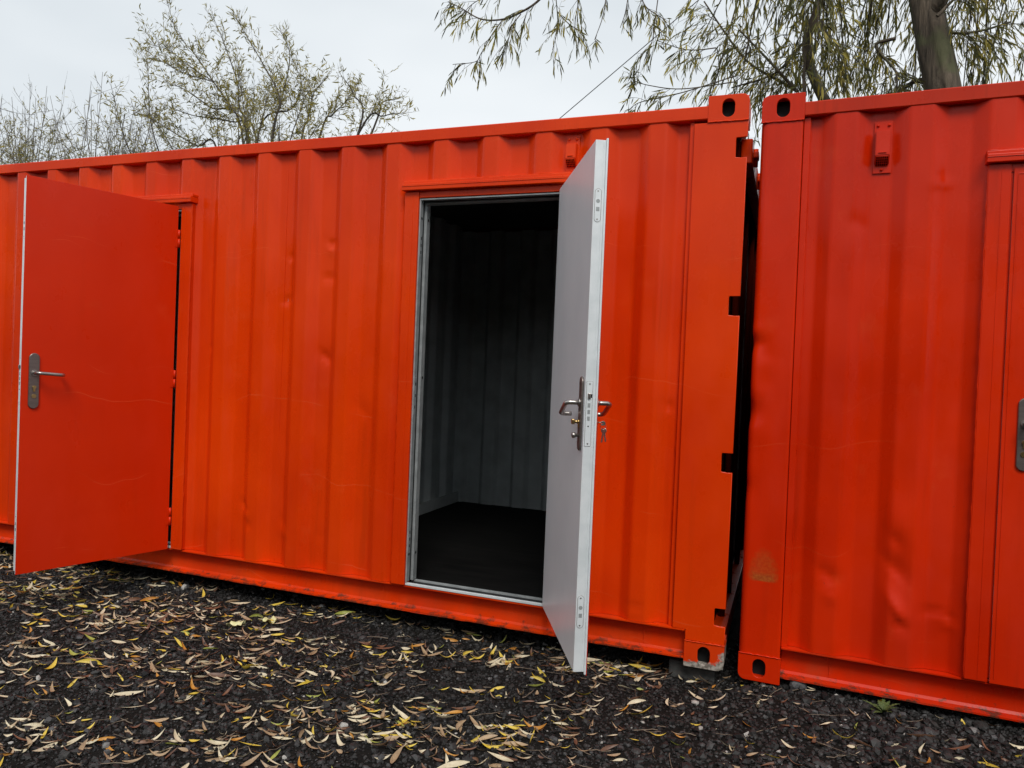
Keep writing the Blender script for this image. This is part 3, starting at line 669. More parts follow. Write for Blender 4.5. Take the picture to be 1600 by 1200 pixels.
for dx, rot, L_ in ((.002, 8, .044), (-.003, -10, .040)):
    mb = MB(); mb.add(plate([oblong(0, -.012, .024, .026, 8), oblong(0, -.004, .006, .007, 5)], .0024, .0006)); mb.add(plate([[(-.004, -.022), (-.004, -.022-L_), (0, -.027-L_), (.004, -.022-L_), (.004, -.05), (.0025, -.047), (.004, -.044), (.0025, -.040), (.004, -.036), (.004, -.022)]], .0022, .0004), Matrix.Translation((0, 0, .0001)))
    mb.build('key', KEYM, K, loc=(dx, .010, -.026), rot=(R(90), R(rot), R(62)))
mb = MB(); mb.box(-.250, -.040, .050, .21, -.10, -.001, .010)
tag(mb.build('paving_block', BLOCK, None), 'grey concrete block carrying the bottom corner of the open container', 'block')

LT=[[(-8.4,6.63,4.92),(-8.77,6.63,5.53),(-9.18,6.63,6.02),(-9.56,6.63,6.48),(-9.98,6.63,6.91),(-10.23,6.63,7.46)],[(-8.74,7.06,5.1),(-8.97,7.06,5.69),(-9.03,7.06,6.12),(-9.37,7.06,6.88),(-9.63,7.06,7.37)],[(-8.07,6.82,4.98),(-7.93,6.82,5.64),(-8.26,6.82,6.22),(-8.7,6.82,6.84),(-8.89,6.82,7.11)],[(-8.31,7.15,5.12),(-8.16,7.15,5.77),(-8.02,7.15,6.52),(-8.24,7.15,6.98)],[(-9.53,7.18,5.02),(-9.98,7.18,5.13),(-10.54,7.18,5.41),(-11.11,7.18,5.72),(-11.33,7.18,5.81)],[(-8.95,6.39,5.9),(-9.42,6.39,6.17),(-9.88,6.39,6.5),(-10.25,6.39,6.63)],[(-8.86,6.32,5.85),(-9.54,6.32,6.07),(-9.94,6.32,6.28),(-10.21,6.32,6.37)],[(-7.96,7.47,5.19),(-7.84,7.47,5.51),(-7.75,7.47,5.96),(-7.45,7.47,6.25)],[(-6.29,6.66,4.94),(-6.41,6.66,5.55),(-6.67,6.66,5.9)],[(-6.26,6.63,4.93),(-5.83,6.63,5.15),(-5.47,6.63,5.17)],[(-6.65,7.69,5.37),(-6.54,7.69,5.76),(-6.18,7.69,5.82)],[(-8.83,6.96,5.3),(-9.5,6.96,5.7),(-10.12,6.96,6.08),(-10.46,6.96,6.21)],[(-8.89,7.47,5.35),(-8.19,7.47,5.75),(-8.0,7.47,6.16),(-8.22,7.47,6.62)],[(-8.52,6.97,5.11),(-9.08,6.97,5.43),(-9.93,6.97,5.61),(-10.68,6.97,5.9)],[(-7.39,7.19,5.1),(-7.15,7.19,5.46),(-6.91,7.19,5.65),(-6.68,7.19,5.95)]]
RT=[[(0.23,3.79,3.91),(0.21,3.79,4.09),(0.23,3.79,4.37),(0.3,3.79,4.58),(0.36,3.79,4.81)],[(0.34,4.08,4.71),(0.41,4.08,4.49),(0.49,4.08,4.45),(0.52,4.08,4.13)],[(0.16,4.22,4.11),(0.03,4.22,4.2),(-0.31,4.22,4.44),(-0.56,4.22,4.78),(-0.76,4.22,5.09)],[(0.16,4.01,4.03),(-0.1,4.01,4.34),(-0.39,4.01,4.67)],[(0.26,4.14,4.61),(0.14,4.14,4.48),(-0.06,4.14,4.27),(-0.45,4.14,4.17)],[(1.35,4.1,4.54),(1.45,4.1,4.46),(1.66,4.1,4.46),(1.87,4.1,4.51)],[(1.25,3.74,4.47),(1.36,3.74,4.59),(1.5,3.74,4.73)],[(1.24,4.15,4.06),(1.16,4.15,4.08),(1.06,4.15,4.02)],[(0.97,4.05,4.45),(0.81,4.05,4.4),(0.98,4.05,4.16),(0.99,4.05,4.05)]]
BT=[[(-1.98,3.0,4.83),(-2.08,3.0,4.7),(-2.23,3.0,4.62),(-2.42,3.0,4.57),(-2.65,3.0,4.6),(-2.86,3.0,4.73),(-3.0,3.0,4.81)],[(-2.2,2.87,4.53),(-2.28,2.87,4.44),(-2.3,2.87,4.35),(-2.35,2.87,4.26)],[(-2.54,3.28,4.71),(-2.64,3.28,4.59),(-2.76,3.28,4.4),(-2.82,3.28,4.33),(-3.06,3.28,4.33)],[(-1.96,3.09,4.84),(-1.92,3.09,4.49),(-1.96,3.09,4.27)],[(-1.97,3.21,4.68),(-1.85,3.21,4.55),(-1.72,3.21,4.46)],[(-1.04,3.29,4.81),(-1.07,3.29,4.48),(-1.09,3.29,4.32),(-1.18,3.29,4.21),(-1.27,3.29,4.11)],[(-0.51,3.21,4.18),(-0.68,3.21,4.18),(-0.82,3.21,4.21),(-1.02,3.21,4.3)],[(-0.34,3.31,3.91),(-0.8,3.31,3.89),(-1.1,3.31,3.95),(-1.25,3.31,4.01)],[(-0.32,3.05,3.86),(-0.76,3.05,3.76),(-1.11,3.05,3.71),(-1.22,3.05,3.65)],[(-1.51,3.25,4.86),(-1.54,3.25,4.6),(-1.61,3.25,4.39)],[(-1.26,3.07,4.74),(-1.29,3.07,4.52),(-1.33,3.07,4.39)],[(-1.23,3.32,4.85),(-1.16,3.32,4.67),(-0.98,3.32,4.53)],[(-2.47,3.29,5.01),(-2.73,3.29,4.96),(-2.9,3.29,4.89),(-3.01,3.29,4.77)],[(-1.68,2.9,4.71),(-1.68,2.9,4.54),(-1.7,2.9,4.44)]]
SH=[(-12.8,5.56,5.7),(-12.66,5.66,5.89),(-13.53,6.56,5.94),(-12.35,5.92,5.77),(-12.53,6.15,6.06),(-11.78,5.76,5.68),(-11.93,6.01,5.56),(-11.37,5.86,5.52),(-11.1,5.82,5.48),(-11.24,6.1,5.48),(-11.04,6.1,6.15),(-11.85,6.49,6.2),(-10.52,6.22,5.71),(-11.09,6.51,5.66),(-10.48,6.43,5.64),(-13.77,6.59,5.91),(-13.66,6.21,5.65),(-11.18,5.6,5.2),(-11.22,6.43,5.53),(-13.98,6.56,5.55)]

# ------------------------------------------------------------------ leaves
def leaf_grid(L, W, bend, curl, fold, nl=9, tip=.8, twist=0.0):
    """one lanceolate leaf along +X, tip far; returns verts (nl*3,3)"""
    t = np.linspace(0, 1, nl); w_ = W*.5*np.sin(PI*np.clip(t, .015, .985)**tip)**.9
    ang = bend*(t-.5); x = np.cumsum(np.cos(ang))/nl*L; y = np.cumsum(np.sin(ang))/nl*L
    ca = curl*(t-.5)**2*L; V = np.zeros((nl, 3, 3))
    nxn, nyn = -np.sin(ang), np.cos(ang)
    for k, s in enumerate((-1, 0, 1)):
        tw = twist*(t-.5); V[:, k, 0] = x+nxn*w_*s*np.cos(tw); V[:, k, 1] = y+nyn*w_*s*np.cos(tw); V[:, k, 2] = ca+abs(s)*w_*fold+s*w_*np.sin(tw)
    V[:, :, 0] -= L/2; V[:, :, 2] -= V[:, :, 2].min()
    return V.reshape(-1, 3)
def leaf_faces(nl=9):
    F = []
    for i in range(nl-1):
        for k in (0, 1): a = i*3+k; F.append((a, a+1, a+4, a+3))
    return np.array(F)
LEAFC = {   # colour family: two base colours, share of the fall, words
 'cream': ((.52, .43, .28), (.74, .65, .46), .33, 'pale cream', 'dry'),
 'tan': ((.28, .18, .10), (.48, .34, .20), .27, 'tan brown', 'withered'),
 'yellow': ((.58, .40, .03), (.74, .56, .11), .12, 'bright yellow', 'fresh'),
 'brown': ((.10, .045, .025), (.22, .11, .06), .19, 'dark brown', 'damp'),
 'orange': ((.42, .17, .025), (.56, .27, .04), .06, 'orange', 'ochre'),
 'green': ((.28, .30, .05), (.42, .42, .10), .03, 'yellow green', 'limp')}
LM = {}
for k_, (c1, c2, *_r) in LEAFC.items():
    m, nt, b = newmat(k_+'_fallen_leaf'); co = N(nt, 'ShaderNodeTexCoord').outputs['Object']
    oi = N(nt, 'ShaderNodeObjectInfo')
    n1 = noise(nt, co, 34, 4, .6); n2 = noise(nt, co, 170, 3, .6)
    f = math2(nt, 'ADD', math2(nt, 'MULTIPLY', oi.outputs['Random'], .5), mrange(nt, n1, .35, .65, -.1, .5))
    c = mixc(nt, f, c1, c2); c = mixc(nt, mrange(nt, n2, .60, .68, 0, .55), c, (.12, .06, .03))
    nt.links.new(c, b.inputs['Base Color']); b.inputs['Roughness'].default_value = .48
    bump(nt, b, [(noise(nt, co, 150, 3, .6, (.35, 1, 1)), .4, .0015)])
    LM[k_] = m
shapes = []
for k in range(10):
    L = rnd.uniform(.072, .118)
    shapes.append((L, L*rnd.uniform(.09, .165), rnd.choice((-1, 1))*(.9 if k % 3 == 0 else .35)*rnd.uniform(.5, 1), rnd.uniform(.0, 1.1), rnd.uniform(.1, .7), rnd.uniform(.65, .95), (1.3 if k % 3 == 1 else .4)*rnd.uniform(.6, 1)))
for k in range(3):
    L = rnd.uniform(.045, .06); shapes.append((L, L*rnd.uniform(.24, .34), rnd.uniform(-.5, .5), rnd.uniform(0, 1.2), rnd.uniform(.2, .6), .8, rnd.uniform(-1, 1)))
SV = [leaf_grid(s[0], s[1], s[2], s[3], s[4], tip=s[5], twist=s[6]) for s in shapes]
LF = leaf_faces()
# the fall of leaves: thick on the left, thin on the right, drifted into loose bands
def lnoise(x, y):
    u = x*.94+y*.35; v = -x*.35+y*.94
    return .5+.22*np.sin(v*9+1.3*np.sin(u*1.7)+.6)+.16*np.sin(v*17+u*2.1)+.16*np.sin(u*3.1+v*4+2)+.1*np.sin(u*7.3-v*3)
cand = 24000; lx = rng.uniform(-5.4, 1.6, cand); ly = rng.uniform(-2.3, .12, cand)
dens = np.where(lx < -.5, 1.0, np.clip(.75+(lx+.5)*-.75, .22, 1)) * np.clip(lnoise(lx, ly), .07, 1)**1.1
k = (rng.random(cand) < dens*1.0) & inpoly(lx, ly, POLY); lx, ly = lx[k], ly[k]
NLV = 3000; lx, ly = lx[:NLV], ly[:NLV]; n = len(lx)
fam = rng.choice(len(LEAFC), n, p=[v[2] for v in LEAFC.values()]); shp = rng.choice(len(SV), n, p=[.088]*10+[.04]*3)
ang = np.where(rng.random(n) < .55, rng.normal(.33, .42, n)+PI*(rng.random(n) < .5), rng.uniform(0, 2*PI, n))
sc = rng.uniform(.45, 1.22, n); pit = rng.normal(0, .14, n); rol = rng.normal(0, .6, n); lz = height(lx, ly)+.004+rng.uniform(0, .006, n)
# the ones that show largest become objects of their own
P = np.stack([lx, ly, lz], -1)-CAM_P; dd = P@cF; sx = 800+CAM_F*(P@cR)/dd; sy = 600-CAM_F*(P@cU)/dd
vis = (sx > 5) & (sx < 1595) & (sy > 5) & (sy < 1193); size = sc*np.array([s[0]*s[1]**.5 for s in shapes])[shp]/dd
order = np.argsort(-(np.where(vis, size, 0))); single = order[:300]; rest = order[300:]
cache = {}
def shape_word(k): return 'short broad' if k >= 10 else ('long bowed', 'long twisted', 'long straight')[k % 3]
famk = list(LEAFC)
def spot(x, y):
    f = ' by the rail' if y > -.45 else (' far out' if y < -1.1 else '')
    if x > .25: return 'before the shut container'
    if x > -.75: return 'right of the grey open door'+f
    if x > -1.75: return 'before the open doorway'+f
    if x > -3.1: return 'between the two open doors'+f
    return 'near the red open door'+f
for q in single:
    f = famk[fam[q]]; key = (f, int(shp[q]))
    if key not in cache:
        me = mesh_np('fallen_leaf', SV[shp[q]], LF); me.materials.append(LM[f]); me.polygons.foreach_set('use_smooth', [True]*len(me.polygons)); cache[key] = me
    o = bpy.data.objects.new('fallen_leaf', cache[key]); COL.objects.link(o)
    o.location = (lx[q], ly[q], lz[q]); o.rotation_euler = (rol[q], pit[q], ang[q]); o.scale = (sc[q],)*3
    wd = shape_word(int(shp[q])); sp = spot(lx[q], ly[q])
    tag(o, '%s %s leaf %s' % (wd, LEAFC[f][3], sp), 'leaf', '%s %s leaves %s' % (wd, LEAFC[f][3], sp))
def merged_leaves(name, idx, mats):
    Vs, Fs, mi = [], [], []
    for c_, q in enumerate(idx):
        Mx = np.array(Matrix.Translation((lx[q], ly[q], lz[q])) @ Matrix.Rotation(ang[q], 4, 'Z') @ Matrix.Rotation(pit[q], 4, 'Y') @ Matrix.Rotation(rol[q], 4, 'X'))
        Vs.append(SV[shp[q]]*sc[q]@Mx[:3, :3].T+Mx[:3, 3]); Fs.append(LF+27*c_); mi += [int(fam[q])]*len(LF)
    me = mesh_np(name, np.concatenate(Vs), np.concatenate(Fs)); o = link(name, me, None, smooth=True)
    for f in famk: me.materials.append(LM[f])
    me.polygons.foreach_set('material_index', mi); return o
tag(merged_leaves('leaf_litter', rest, LM), kind='stuff')

DB = []; nb = 0; DF = []
for k in range(420):
    x_, y_ = rng.uniform(-5, 1.4), rng.uniform(-2, .05); a_ = rng.normal(.4, .9); L_ = rng.uniform(.03, .16); q_ = np.linspace(-.5, .5, 6)
    c_ = rng.normal(0, .25); X_ = x_+L_*(q_*math.cos(a_)-c_*q_*q_*math.sin(a_)); Y_ = y_+L_*(q_*math.sin(a_)+c_*q_*q_*math.cos(a_)); Z_ = height(X_, Y_)+.010+rng.uniform(-.003, .006)+rng.normal(0, .0015, 6)
    r_ = rng.uniform(.0008, .0020); S_ = np.array([(-math.sin(a_)*r_, math.cos(a_)*r_, -r_*.6), (math.sin(a_)*r_, -math.cos(a_)*r_, -r_*.6), (0, 0, r_)])
    Vv = (np.stack([X_, Y_, Z_], -1)[:, None]+S_[None]).reshape(-1, 3); DB.append(Vv)
    for i_ in range(5):
        for j_ in range(3): a0 = nb+i_*3+j_; a1 = nb+i_*3+(j_+1) % 3; DF.append((a0, a1, a1+3, a0+3))
    nb += 18
tag(link('twig_litter', mesh_np('twig_litter', np.concatenate(DB), np.array(DF)), simple('dead_twig', (.10, .07, .045), .8, 0, (.24, .18, .13), 30, None), smooth=True), kind='stuff')

def rock(name, x, y, r, tone_, label, sq=(1, .8, .6), rot=0.0, seed=1):
    bm = bmesh.new(); bmesh.ops.create_icosphere(bm, subdivisions=2, radius=1); rr_ = random.Random(seed)
    for v in bm.verts:
        c_ = v.co.copy(); s = 1+.16*math.sin(c_.x*3+seed)+.13*math.sin(c_.y*4+seed*2)+rr_.uniform(-.06, .06)
        v.co = Vector((c_.x*s*sq[0], c_.y*s*sq[1], c_.z*s*sq[2]))*r
    me = bpy.data.meshes.new(name); bm.to_mesh(me); bm.free()
    at = me.attributes.new('tone', 'FLOAT', 'POINT'); at.data.foreach_set('value', [tone_]*len(me.vertices))
    o = link(name, me, STONE, None, (x, y, float(height(x, y))+r*sq[2]*.55), (0, 0, rot), smooth=False); return tag(o, label, 'stone')
rock('stone', -1.303, -1.044, .017, 1.0, 'small white stone lying among the fallen leaves', (1, .8, .7), .6, 3)
rock('stone', .312, .02, .034, .72, 'pale grey stone against the foot of the shut container', (1, .8, .75), .3, 5)
rock('stone', .95, -.10, .026, .85, 'light grey stone beside the weed under the shut container', (1.2, .8, .4), .5, 7)
rock('stone', 1.00, -.045, .030, .45, 'square dark grey stone at the far right of the gravel', (1, .9, .5), .2, 9)
rock('stone', .10, -.04, .030, .40, 'dark stone in the gap between the two containers', (1, .8, .6), 1.2, 11)
# torn pale plastic-yellow leaf remains
def blob_leaf(nm, x, y, L, W, colm, rot, label, seed, z=.010):
    r_ = random.Random(seed); n_ = 14; m_ = 7; V = []
    for a in range(n_):
        t = a/(n_-1); w_ = W*.5*(math.sin(PI*min(max(t, .04), .97))**.6)*(1+.35*math.sin(t*17+seed)+.2*math.sin(t*31+seed*3))
        for b_ in range(m_):
            s = b_/(m_-1)*2-1; V.append((L*(t-.5), w_*s+.12*W*math.sin(t*6+seed), .008*math.sin(t*9+s*2+seed)+.006*s*s+.006*math.sin(s*5+t*13)))
    F = [(a*m_+b_, a*m_+b_+1, (a+1)*m_+b_+1, (a+1)*m_+b_) for a in range(n_-1) for b_ in range(m_-1)]
    me = mesh_np(nm, np.array(V), np.array(F)); o = link(nm, me, colm, None, (x, y, float(height(x, y))+z), (0, 0, rot), smooth=True)
    return tag(o, label, 'leaf')
PALE = simple('pale_yellow_leaf', (.62, .60, .26), .5, 0, (.74, .72, .42), 40, (120, .3, .001))
blob_leaf('torn_leaf', -2.42, -.34, .095, .050, PALE, .9, 'torn pale yellow leaf, the lower left one of a pair before the container', 2, .018)
blob_leaf('torn_leaf', -2.30, -.22, .075, .060, PALE, .5, 'crumpled pale yellow leaf, the upper right one of a pair before the container', 6, .018)

# weed
W_ = empty('weed', (.64, -.085, float(height(.64, -.085)))); tag(W_, 'small green thistly weed growing in gravel below the shut container', 'weed')
WG = simple('weed_green', (.055, .085, .022), .6, 0, (.11, .14, .04), 60, None)
for k in range(13):
    az = k*2.4+rnd.uniform(-.3, .3); L = rnd.uniform(.055, .11); el = rnd.uniform(.15, 1.25); V, F = [], []; n_ = 13
    for a in range(n_):
        t = a/(n_-1); w_ = .011*math.sin(PI*min(t+.05, 1))*(1.0 if a % 2 else .35)+.001; r_ = L*t; z = r_*math.sin(el)*(1-.5*t)+.004; h = r_*math.cos(el)
        V += [(h, -w_, z+.002), (h, 0, z), (h, w_, z+.002)]
        if a: c_ = 3*a; F += [(c_-3, c_-2, c_+1, c_), (c_-2, c_-1, c_+2, c_+1)]
    link('leaf', mesh_np('leaf', np.array(V), np.array(F)), WG, W_, rot=(0, 0, az), smooth=True)
mb = MB(); mb.tube([(0, 0, -.01), (.002, .001, .02), (.001, .003, .045)], [.004, .003, .0015], 6); mb.build('stem', WG, W_)

# ------------------------------------------------------------------ trees
def catmull(P, per=6):
    P = np.asarray(P, float)
    if len(P) < 3: return np.linspace(P[0], P[-1], per+1)
    Q = np.vstack([2*P[0]-P[1], P, 2*P[-1]-P[-2]]); out = []
    for i in range(1, len(Q)-2):
        for t in np.arange(per)/per:
            a, b, c, d = Q[i-1:i+3]; out.append(.5*((2*b)+(-a+c)*t+(2*a-5*b+4*c-d)*t*t+(-a+3*b-3*c+d)*t**3))
    out.append(P[-1]); return np.array(out)
class Tree:
    def __init__(s): s.V = []; s.F = []; s.n = 0; s.LP = []; s.LD = []; s.LL = []; s.LU = []
    def tube(s, P, r0, r1, sides=5):
        P = np.asarray(P); n = len(P); T = np.gradient(P, axis=0); T /= np.linalg.norm(T, axis=1)[:, None]+1e-9
        ref = np.array([0.3, 1.0, .2]); nx = np.cross(T, ref); nx /= np.linalg.norm(nx, axis=1)[:, None]+1e-9; ny = np.cross(T, nx)
        r = np.linspace(r0, r1, n) if not hasattr(r0, '__len__') else np.asarray(r0); a = np.arange(sides)*2*PI/sides
        V = P[:, None]+(nx[:, None]*np.cos(a)[None, :, None]+ny[:, None]*np.sin(a)[None, :, None])*r[:, None, None]
        i, j = np.meshgrid(np.arange(sides), np.arange(n-1)); i, j = i.ravel(), j.ravel(); k = (i+1) % sides
        s.F.append(np.stack([j*sides+i, j*sides+k, (j+1)*sides+k, (j+1)*sides+i], -1)+s.n); s.V.append(V.reshape(-1, 3)); s.n += n*sides
    def leaf(s, p, d, L): s.LP.append(p); s.LD.append(d); s.LL.append(L)
    def wood(s, name, mat, parent, V=None): return link(name, mesh_np(name, np.concatenate(s.V), np.concatenate(s.F)), mat, parent, smooth=True)
    def leaves(s, name, mats, parent, wr=.16):
        P = np.array(s.LP); D = np.array(s.LD); L = np.array(s.LL); n = len(P); D /= np.linalg.norm(D, axis=1)[:, None]
        q = rng.normal(size=(n, 3)); S = np.cross(D, q); S /= np.linalg.norm(S, axis=1)[:, None]; U = np.cross(D, S)
        t = np.array([0, .3, .65, 1.0]); w_ = np.array([.12, 1, .85, .05]); V = np.zeros((n, 4, 3, 3)); W_ = L*wr*.5*rng.uniform(.7, 1.2, n)
        bend = rng.normal(0, .12, n)
        for a in range(4):
            c = P+D*(L*t[a])[:, None]+U*(L*bend*t[a]**2)[:, None]
            for b_, sg in enumerate((-1, 0, 1)): V[:, a, b_] = c+S*(W_*w_[a]*sg)[:, None]+U*(abs(sg)*W_*w_[a]*.35)[:, None]
        f0 = np.array([(a*3+b_, a*3+b_+1, a*3+b_+4, a*3+b_+3) for a in range(3) for b_ in (0, 1)])
        me = mesh_np(name, V.reshape(-1, 3), (f0[None]+12*np.arange(n)[:, None, None]).reshape(-1, 4))
        o = link(name, me, None, parent, smooth=True)
        for m_ in mats: me.materials.append(m_)
        pr = np.array([.54, .34, .12][:len(mats)]); me.polygons.foreach_set('material_index', np.repeat(rng.choice(len(mats), n, p=pr/pr.sum()), 6).astype(np.int32))
        return o
def folmat(name, c, c2):
    m, nt, b = newmat(name); co = N(nt, 'ShaderNodeTexCoord').outputs['Object']
    nt.links.new(mixc(nt, mrange(nt, noise(nt, co, 2.2, 3), .35, .65), c, c2), b.inputs['Base Color']); b.inputs['Roughness'].default_value = .55
    tr = N(nt, 'ShaderNodeBsdfTranslucent'); tr.inputs[0].default_value = (*[min(1, x*1.3) for x in c2], 1); ms = N(nt, 'ShaderNodeMixShader'); ms.inputs[0].default_value = .3
    o = [x for x in nt.nodes if x.type == 'OUTPUT_MATERIAL'][0]; nt.links.new(b.outputs[0], ms.inputs[1]); nt.links.new(tr.outputs[0], ms.inputs[2]); nt.links.new(ms.outputs[0], o.inputs[0]); return m
FG = [folmat('olive_foliage', (.08, .083, .015), (.15, .145, .028)), folmat('yellow_foliage', (.30, .245, .03), (.40, .32, .05)), folmat('dark_foliage', (.03, .035, .012), (.05, .05, .02))]
FL = [folmat('pale_olive_foliage', (.21, .19, .035), (.29, .245, .05)), folmat('gold_foliage', (.30, .24, .035), (.38, .30, .05)), folmat('olive_foliage', (.085, .09, .03), (.12, .12, .04))]
def barkmat(name, c, c2, sc_=14):
    m, nt, b = newmat(name); co = N(nt, 'ShaderNodeTexCoord').outputs['Object']
    n1 = noise(nt, co, sc_, 6, .65, (1, 1, .18), .6); n2 = noise(nt, co, 4, 3)
    c_ = mixc(nt, mrange(nt, n1, .35, .65), c, c2); c_ = mixc(nt, mrange(nt, n2, .50, .64, 0, .6), c_, (.10, .115, .045))
    nt.links.new(c_, b.inputs['Base Color']); b.inputs['Roughness'].default_value = .9
    bump(nt, b, [(n1, 1.0, .03)]); return m
BARK = barkmat('willow_bark', (.032, .024, .016), (.16, .122, .085)); TWIG = simple('twig_bark', (.045, .036, .028), .8, 0, (.075, .06, .045), 3, None)
TWIGM = simple('brown_twig_bark', (.10, .088, .07), .8, 0, (.16, .14, .11), 3, None)
TWIGP = simple('grey_twig_bark', (.14, .125, .11), .8, 0, (.20, .18, .15), 3, None)
def unit(v): return v/(np.linalg.norm(v)+1e-9)
def twig(T, p, d, L, r, leafL, gap, droop, up=0.0, sub=0, lprob=1.0, sides=3, spread=.55, ldroop=.3):
    n = max(4, int(L/.07)); P = [np.array(p, float)]; d = unit(np.array(d, float))
    for k in range(n):
        d = unit(d+rng.normal(0, .11, 3)+np.array([0, 0, (up-droop)/n*1.6])); P.append(P[-1]+d*L/n)
    P = np.array(P); T.tube(P, r, r*.35, sides)
    m = int(L/gap)
    for k in range(m):
        if rng.random() > lprob: continue
        t = (k+.6)/m*(n-1e-3)
        if t < n*.12: continue
        i = int(t); q = P[i]+(P[min(i+1, n)]-P[i])*(t-i); dd_ = unit(P[min(i+1, n)]-P[i])
        ld = unit(dd_+rng.normal(0, spread, 3)+np.array([0, 0, -ldroop])); T.leaf(q, ld, leafL*rng.uniform(.6, 1.15))
    for k in range(sub):
        i = rng.integers(1, n); dd_ = unit(P[min(i+1, n)]-P[i]); twig(T, P[i], dd_+rng.normal(0, .55, 3), L*rng.uniform(.3, .6), r*.6, leafL, gap, droop, up, 0, lprob, sides, spread, ldroop)
    return P

# far willow, left
Wl = empty('willow_tree', (-8.4, 7.0, -.07)); tag(Wl, 'sparse many-stemmed willow rising behind the container, left of the picture middle', 'tree', 'trees behind the containers')
T = Tree(); off = np.array([-8.4, 7.0, -.07]); K2 = Tree()
def sil(x): return np.interp(x, [-11.4, -10.9, -10.35, -9.3, -8.4, -7.8, -7.3, -6.7, -6.1, -5.5], [5.7, 6.3, 7.1, 7.0, 6.7, 6.1, 5.85, 5.7, 5.5, 5.25])
stems = [list(g) for g in LT]
for k in range(26):
    tx = rng.uniform(-11.0, -5.7); tz = sil(tx)*rng.uniform(.80, .97); ty = 7+rng.uniform(-1.3, 1.3)
    bx = -8.4+(tx+8.4)*.5; bz = 3.0+.4*abs(tx+8.4)*.3; mz = (bz+tz)/2; stems.append([(bx, (7+ty)/2, bz), (bx+(tx-bx)*.5+rng.normal(0, .1), ty, mz+.15), (tx, ty, tz)])
for g in stems:
    g0 = np.array(g[0]); base = np.array([-8.4+(g0[0]+8.4)*.08, 7, .0]); fork = np.array([-8.4+(g0[0]+8.4)*.35, 7+(g0[1]-7)*.5, 2.2+.2*rng.random()])
    if g0[2] > 5.75: Q = catmull(np.array(g)-off, 6); s0 = 1; rr_ = (.010, .008, .0025)
    else: Q = catmull(np.vstack([[base], [fork], np.array(g)])-off, 6); s0 = 11; rr_ = (.045, .017, .0025)
    nQ = len(Q); T.tube(Q, np.interp(np.arange(nQ), [0, s0+1, nQ-1], rr_), 0, 6)
    for k in range(s0, nQ):
        fr = (k-s0)/(nQ-s0)
        for _ in range(int(rng.choice([1, 2, 3]))):
            i = min(k, nQ-2); t_k = rng.random(); p_ = Q[i]*(1-t_k)+Q[i+1]*t_k; d = unit(Q[i+1]-Q[i]); dv = unit(d+rng.normal(0, .55, 3)*np.array([1.1, .9, .6])+np.array([0, 0, .22]))
            wz = p_[2]+off[2]; L = rng.uniform(.35, .85)*(1-.4*fr)
            if wz > sil(p_[0]+off[0])-.25: L *= .55
            twig(K2, p_, dv, L, .0032, .092, .040, .10, .25, sub=int(rng.choice([1, 2, 3])), lprob=.45+.38*(1-fr), spread=.7, ldroop=.15)
tr_ = Tree(); tr_.tube(np.array([(0, 0, -.05), (.02, .0, .8), (-.03, .02, 1.6), (0, 0, 2.2)]), .17, .10, 12); tr_.wood('trunk', BARK, Wl)
T.wood('branches', TWIG, Wl); K2.wood('twigs', TWIGM, Wl); K2.leaves('foliage', FL, Wl, .19)

# bare shrubs at far left
tips = np.array(SH); bases = [(-13.4, 6.2), (-12.1, 6.0), (-11.0, 6.1), (-10.2, 6.3)]
labs = ['leafless grey shrub with upright shoots at the left edge, dark green at its foot', 'thin bare shrub, second from the left edge behind the container', 'bare shrub with one tall forked shoot behind the container', 'low bare shrub just left of the many-stemmed willow']
for bi, (bx, by) in enumerate(bases):
    S_ = empty('bare_shrub', (bx, by, -.07)); tag(S_, labs[bi], 'shrub', 'bare shrubs behind the container'); off = np.array([bx, by, -.07]); T = Tree(); K2 = Tree()
    own = [t for t in tips if np.argmin([abs(t[0]-b_[0]) for b_ in bases]) == bi]
    extra = [np.array([bx+rng.normal(0, .55), by+rng.normal(0, .5), rng.uniform(4.9, 5.6)]) for _ in range(16)]
    for ti, t in enumerate(own+extra):
        base = np.array([rng.normal(0, .1), rng.normal(0, .1), 0]); tip = t-off; mid = np.array([rng.normal(0, .35), tip[1]*.5, 3.4+rng.uniform(-.2, .3)])
        Q = catmull([base, mid, tip+np.array([rng.normal(0, .15), 0, -.0])], 9); T.tube(Q, .018, .003, 5)
        for k in range(8, 18):
            if rng.random() < .8:
                i = min(k, len(Q)-2); d = unit(Q[i+1]-Q[i]+rng.normal(0, .35, 3)); twig(K2, Q[i], unit(d+rng.normal(0, .35, 3)), rng.uniform(.25, .8), .0042, .075, .055, 0, .35, sub=int(rng.choice([0, 1, 2, 3])), lprob=.18 if Q[i][2] > 5.1 else .5, spread=.7, ldroop=.1)
    if bi in (0, 1):
        for k in range(150 if bi == 0 else 60):
            p = np.array([rng.normal(-.1, .5), rng.normal(0, .4), rng.uniform(4.3, 5.35)]); twig(K2, p, rng.normal(0, 1, 3)+np.array([0, 0, .6]), .35, .004, .07, .03, .1, .1, sub=1, lprob=.9, spread=.8)
    T.wood('stems', TWIGP, S_); K2.wood('twigs', TWIGP, S_); K2.leaves('foliage', FL, S_, .2)

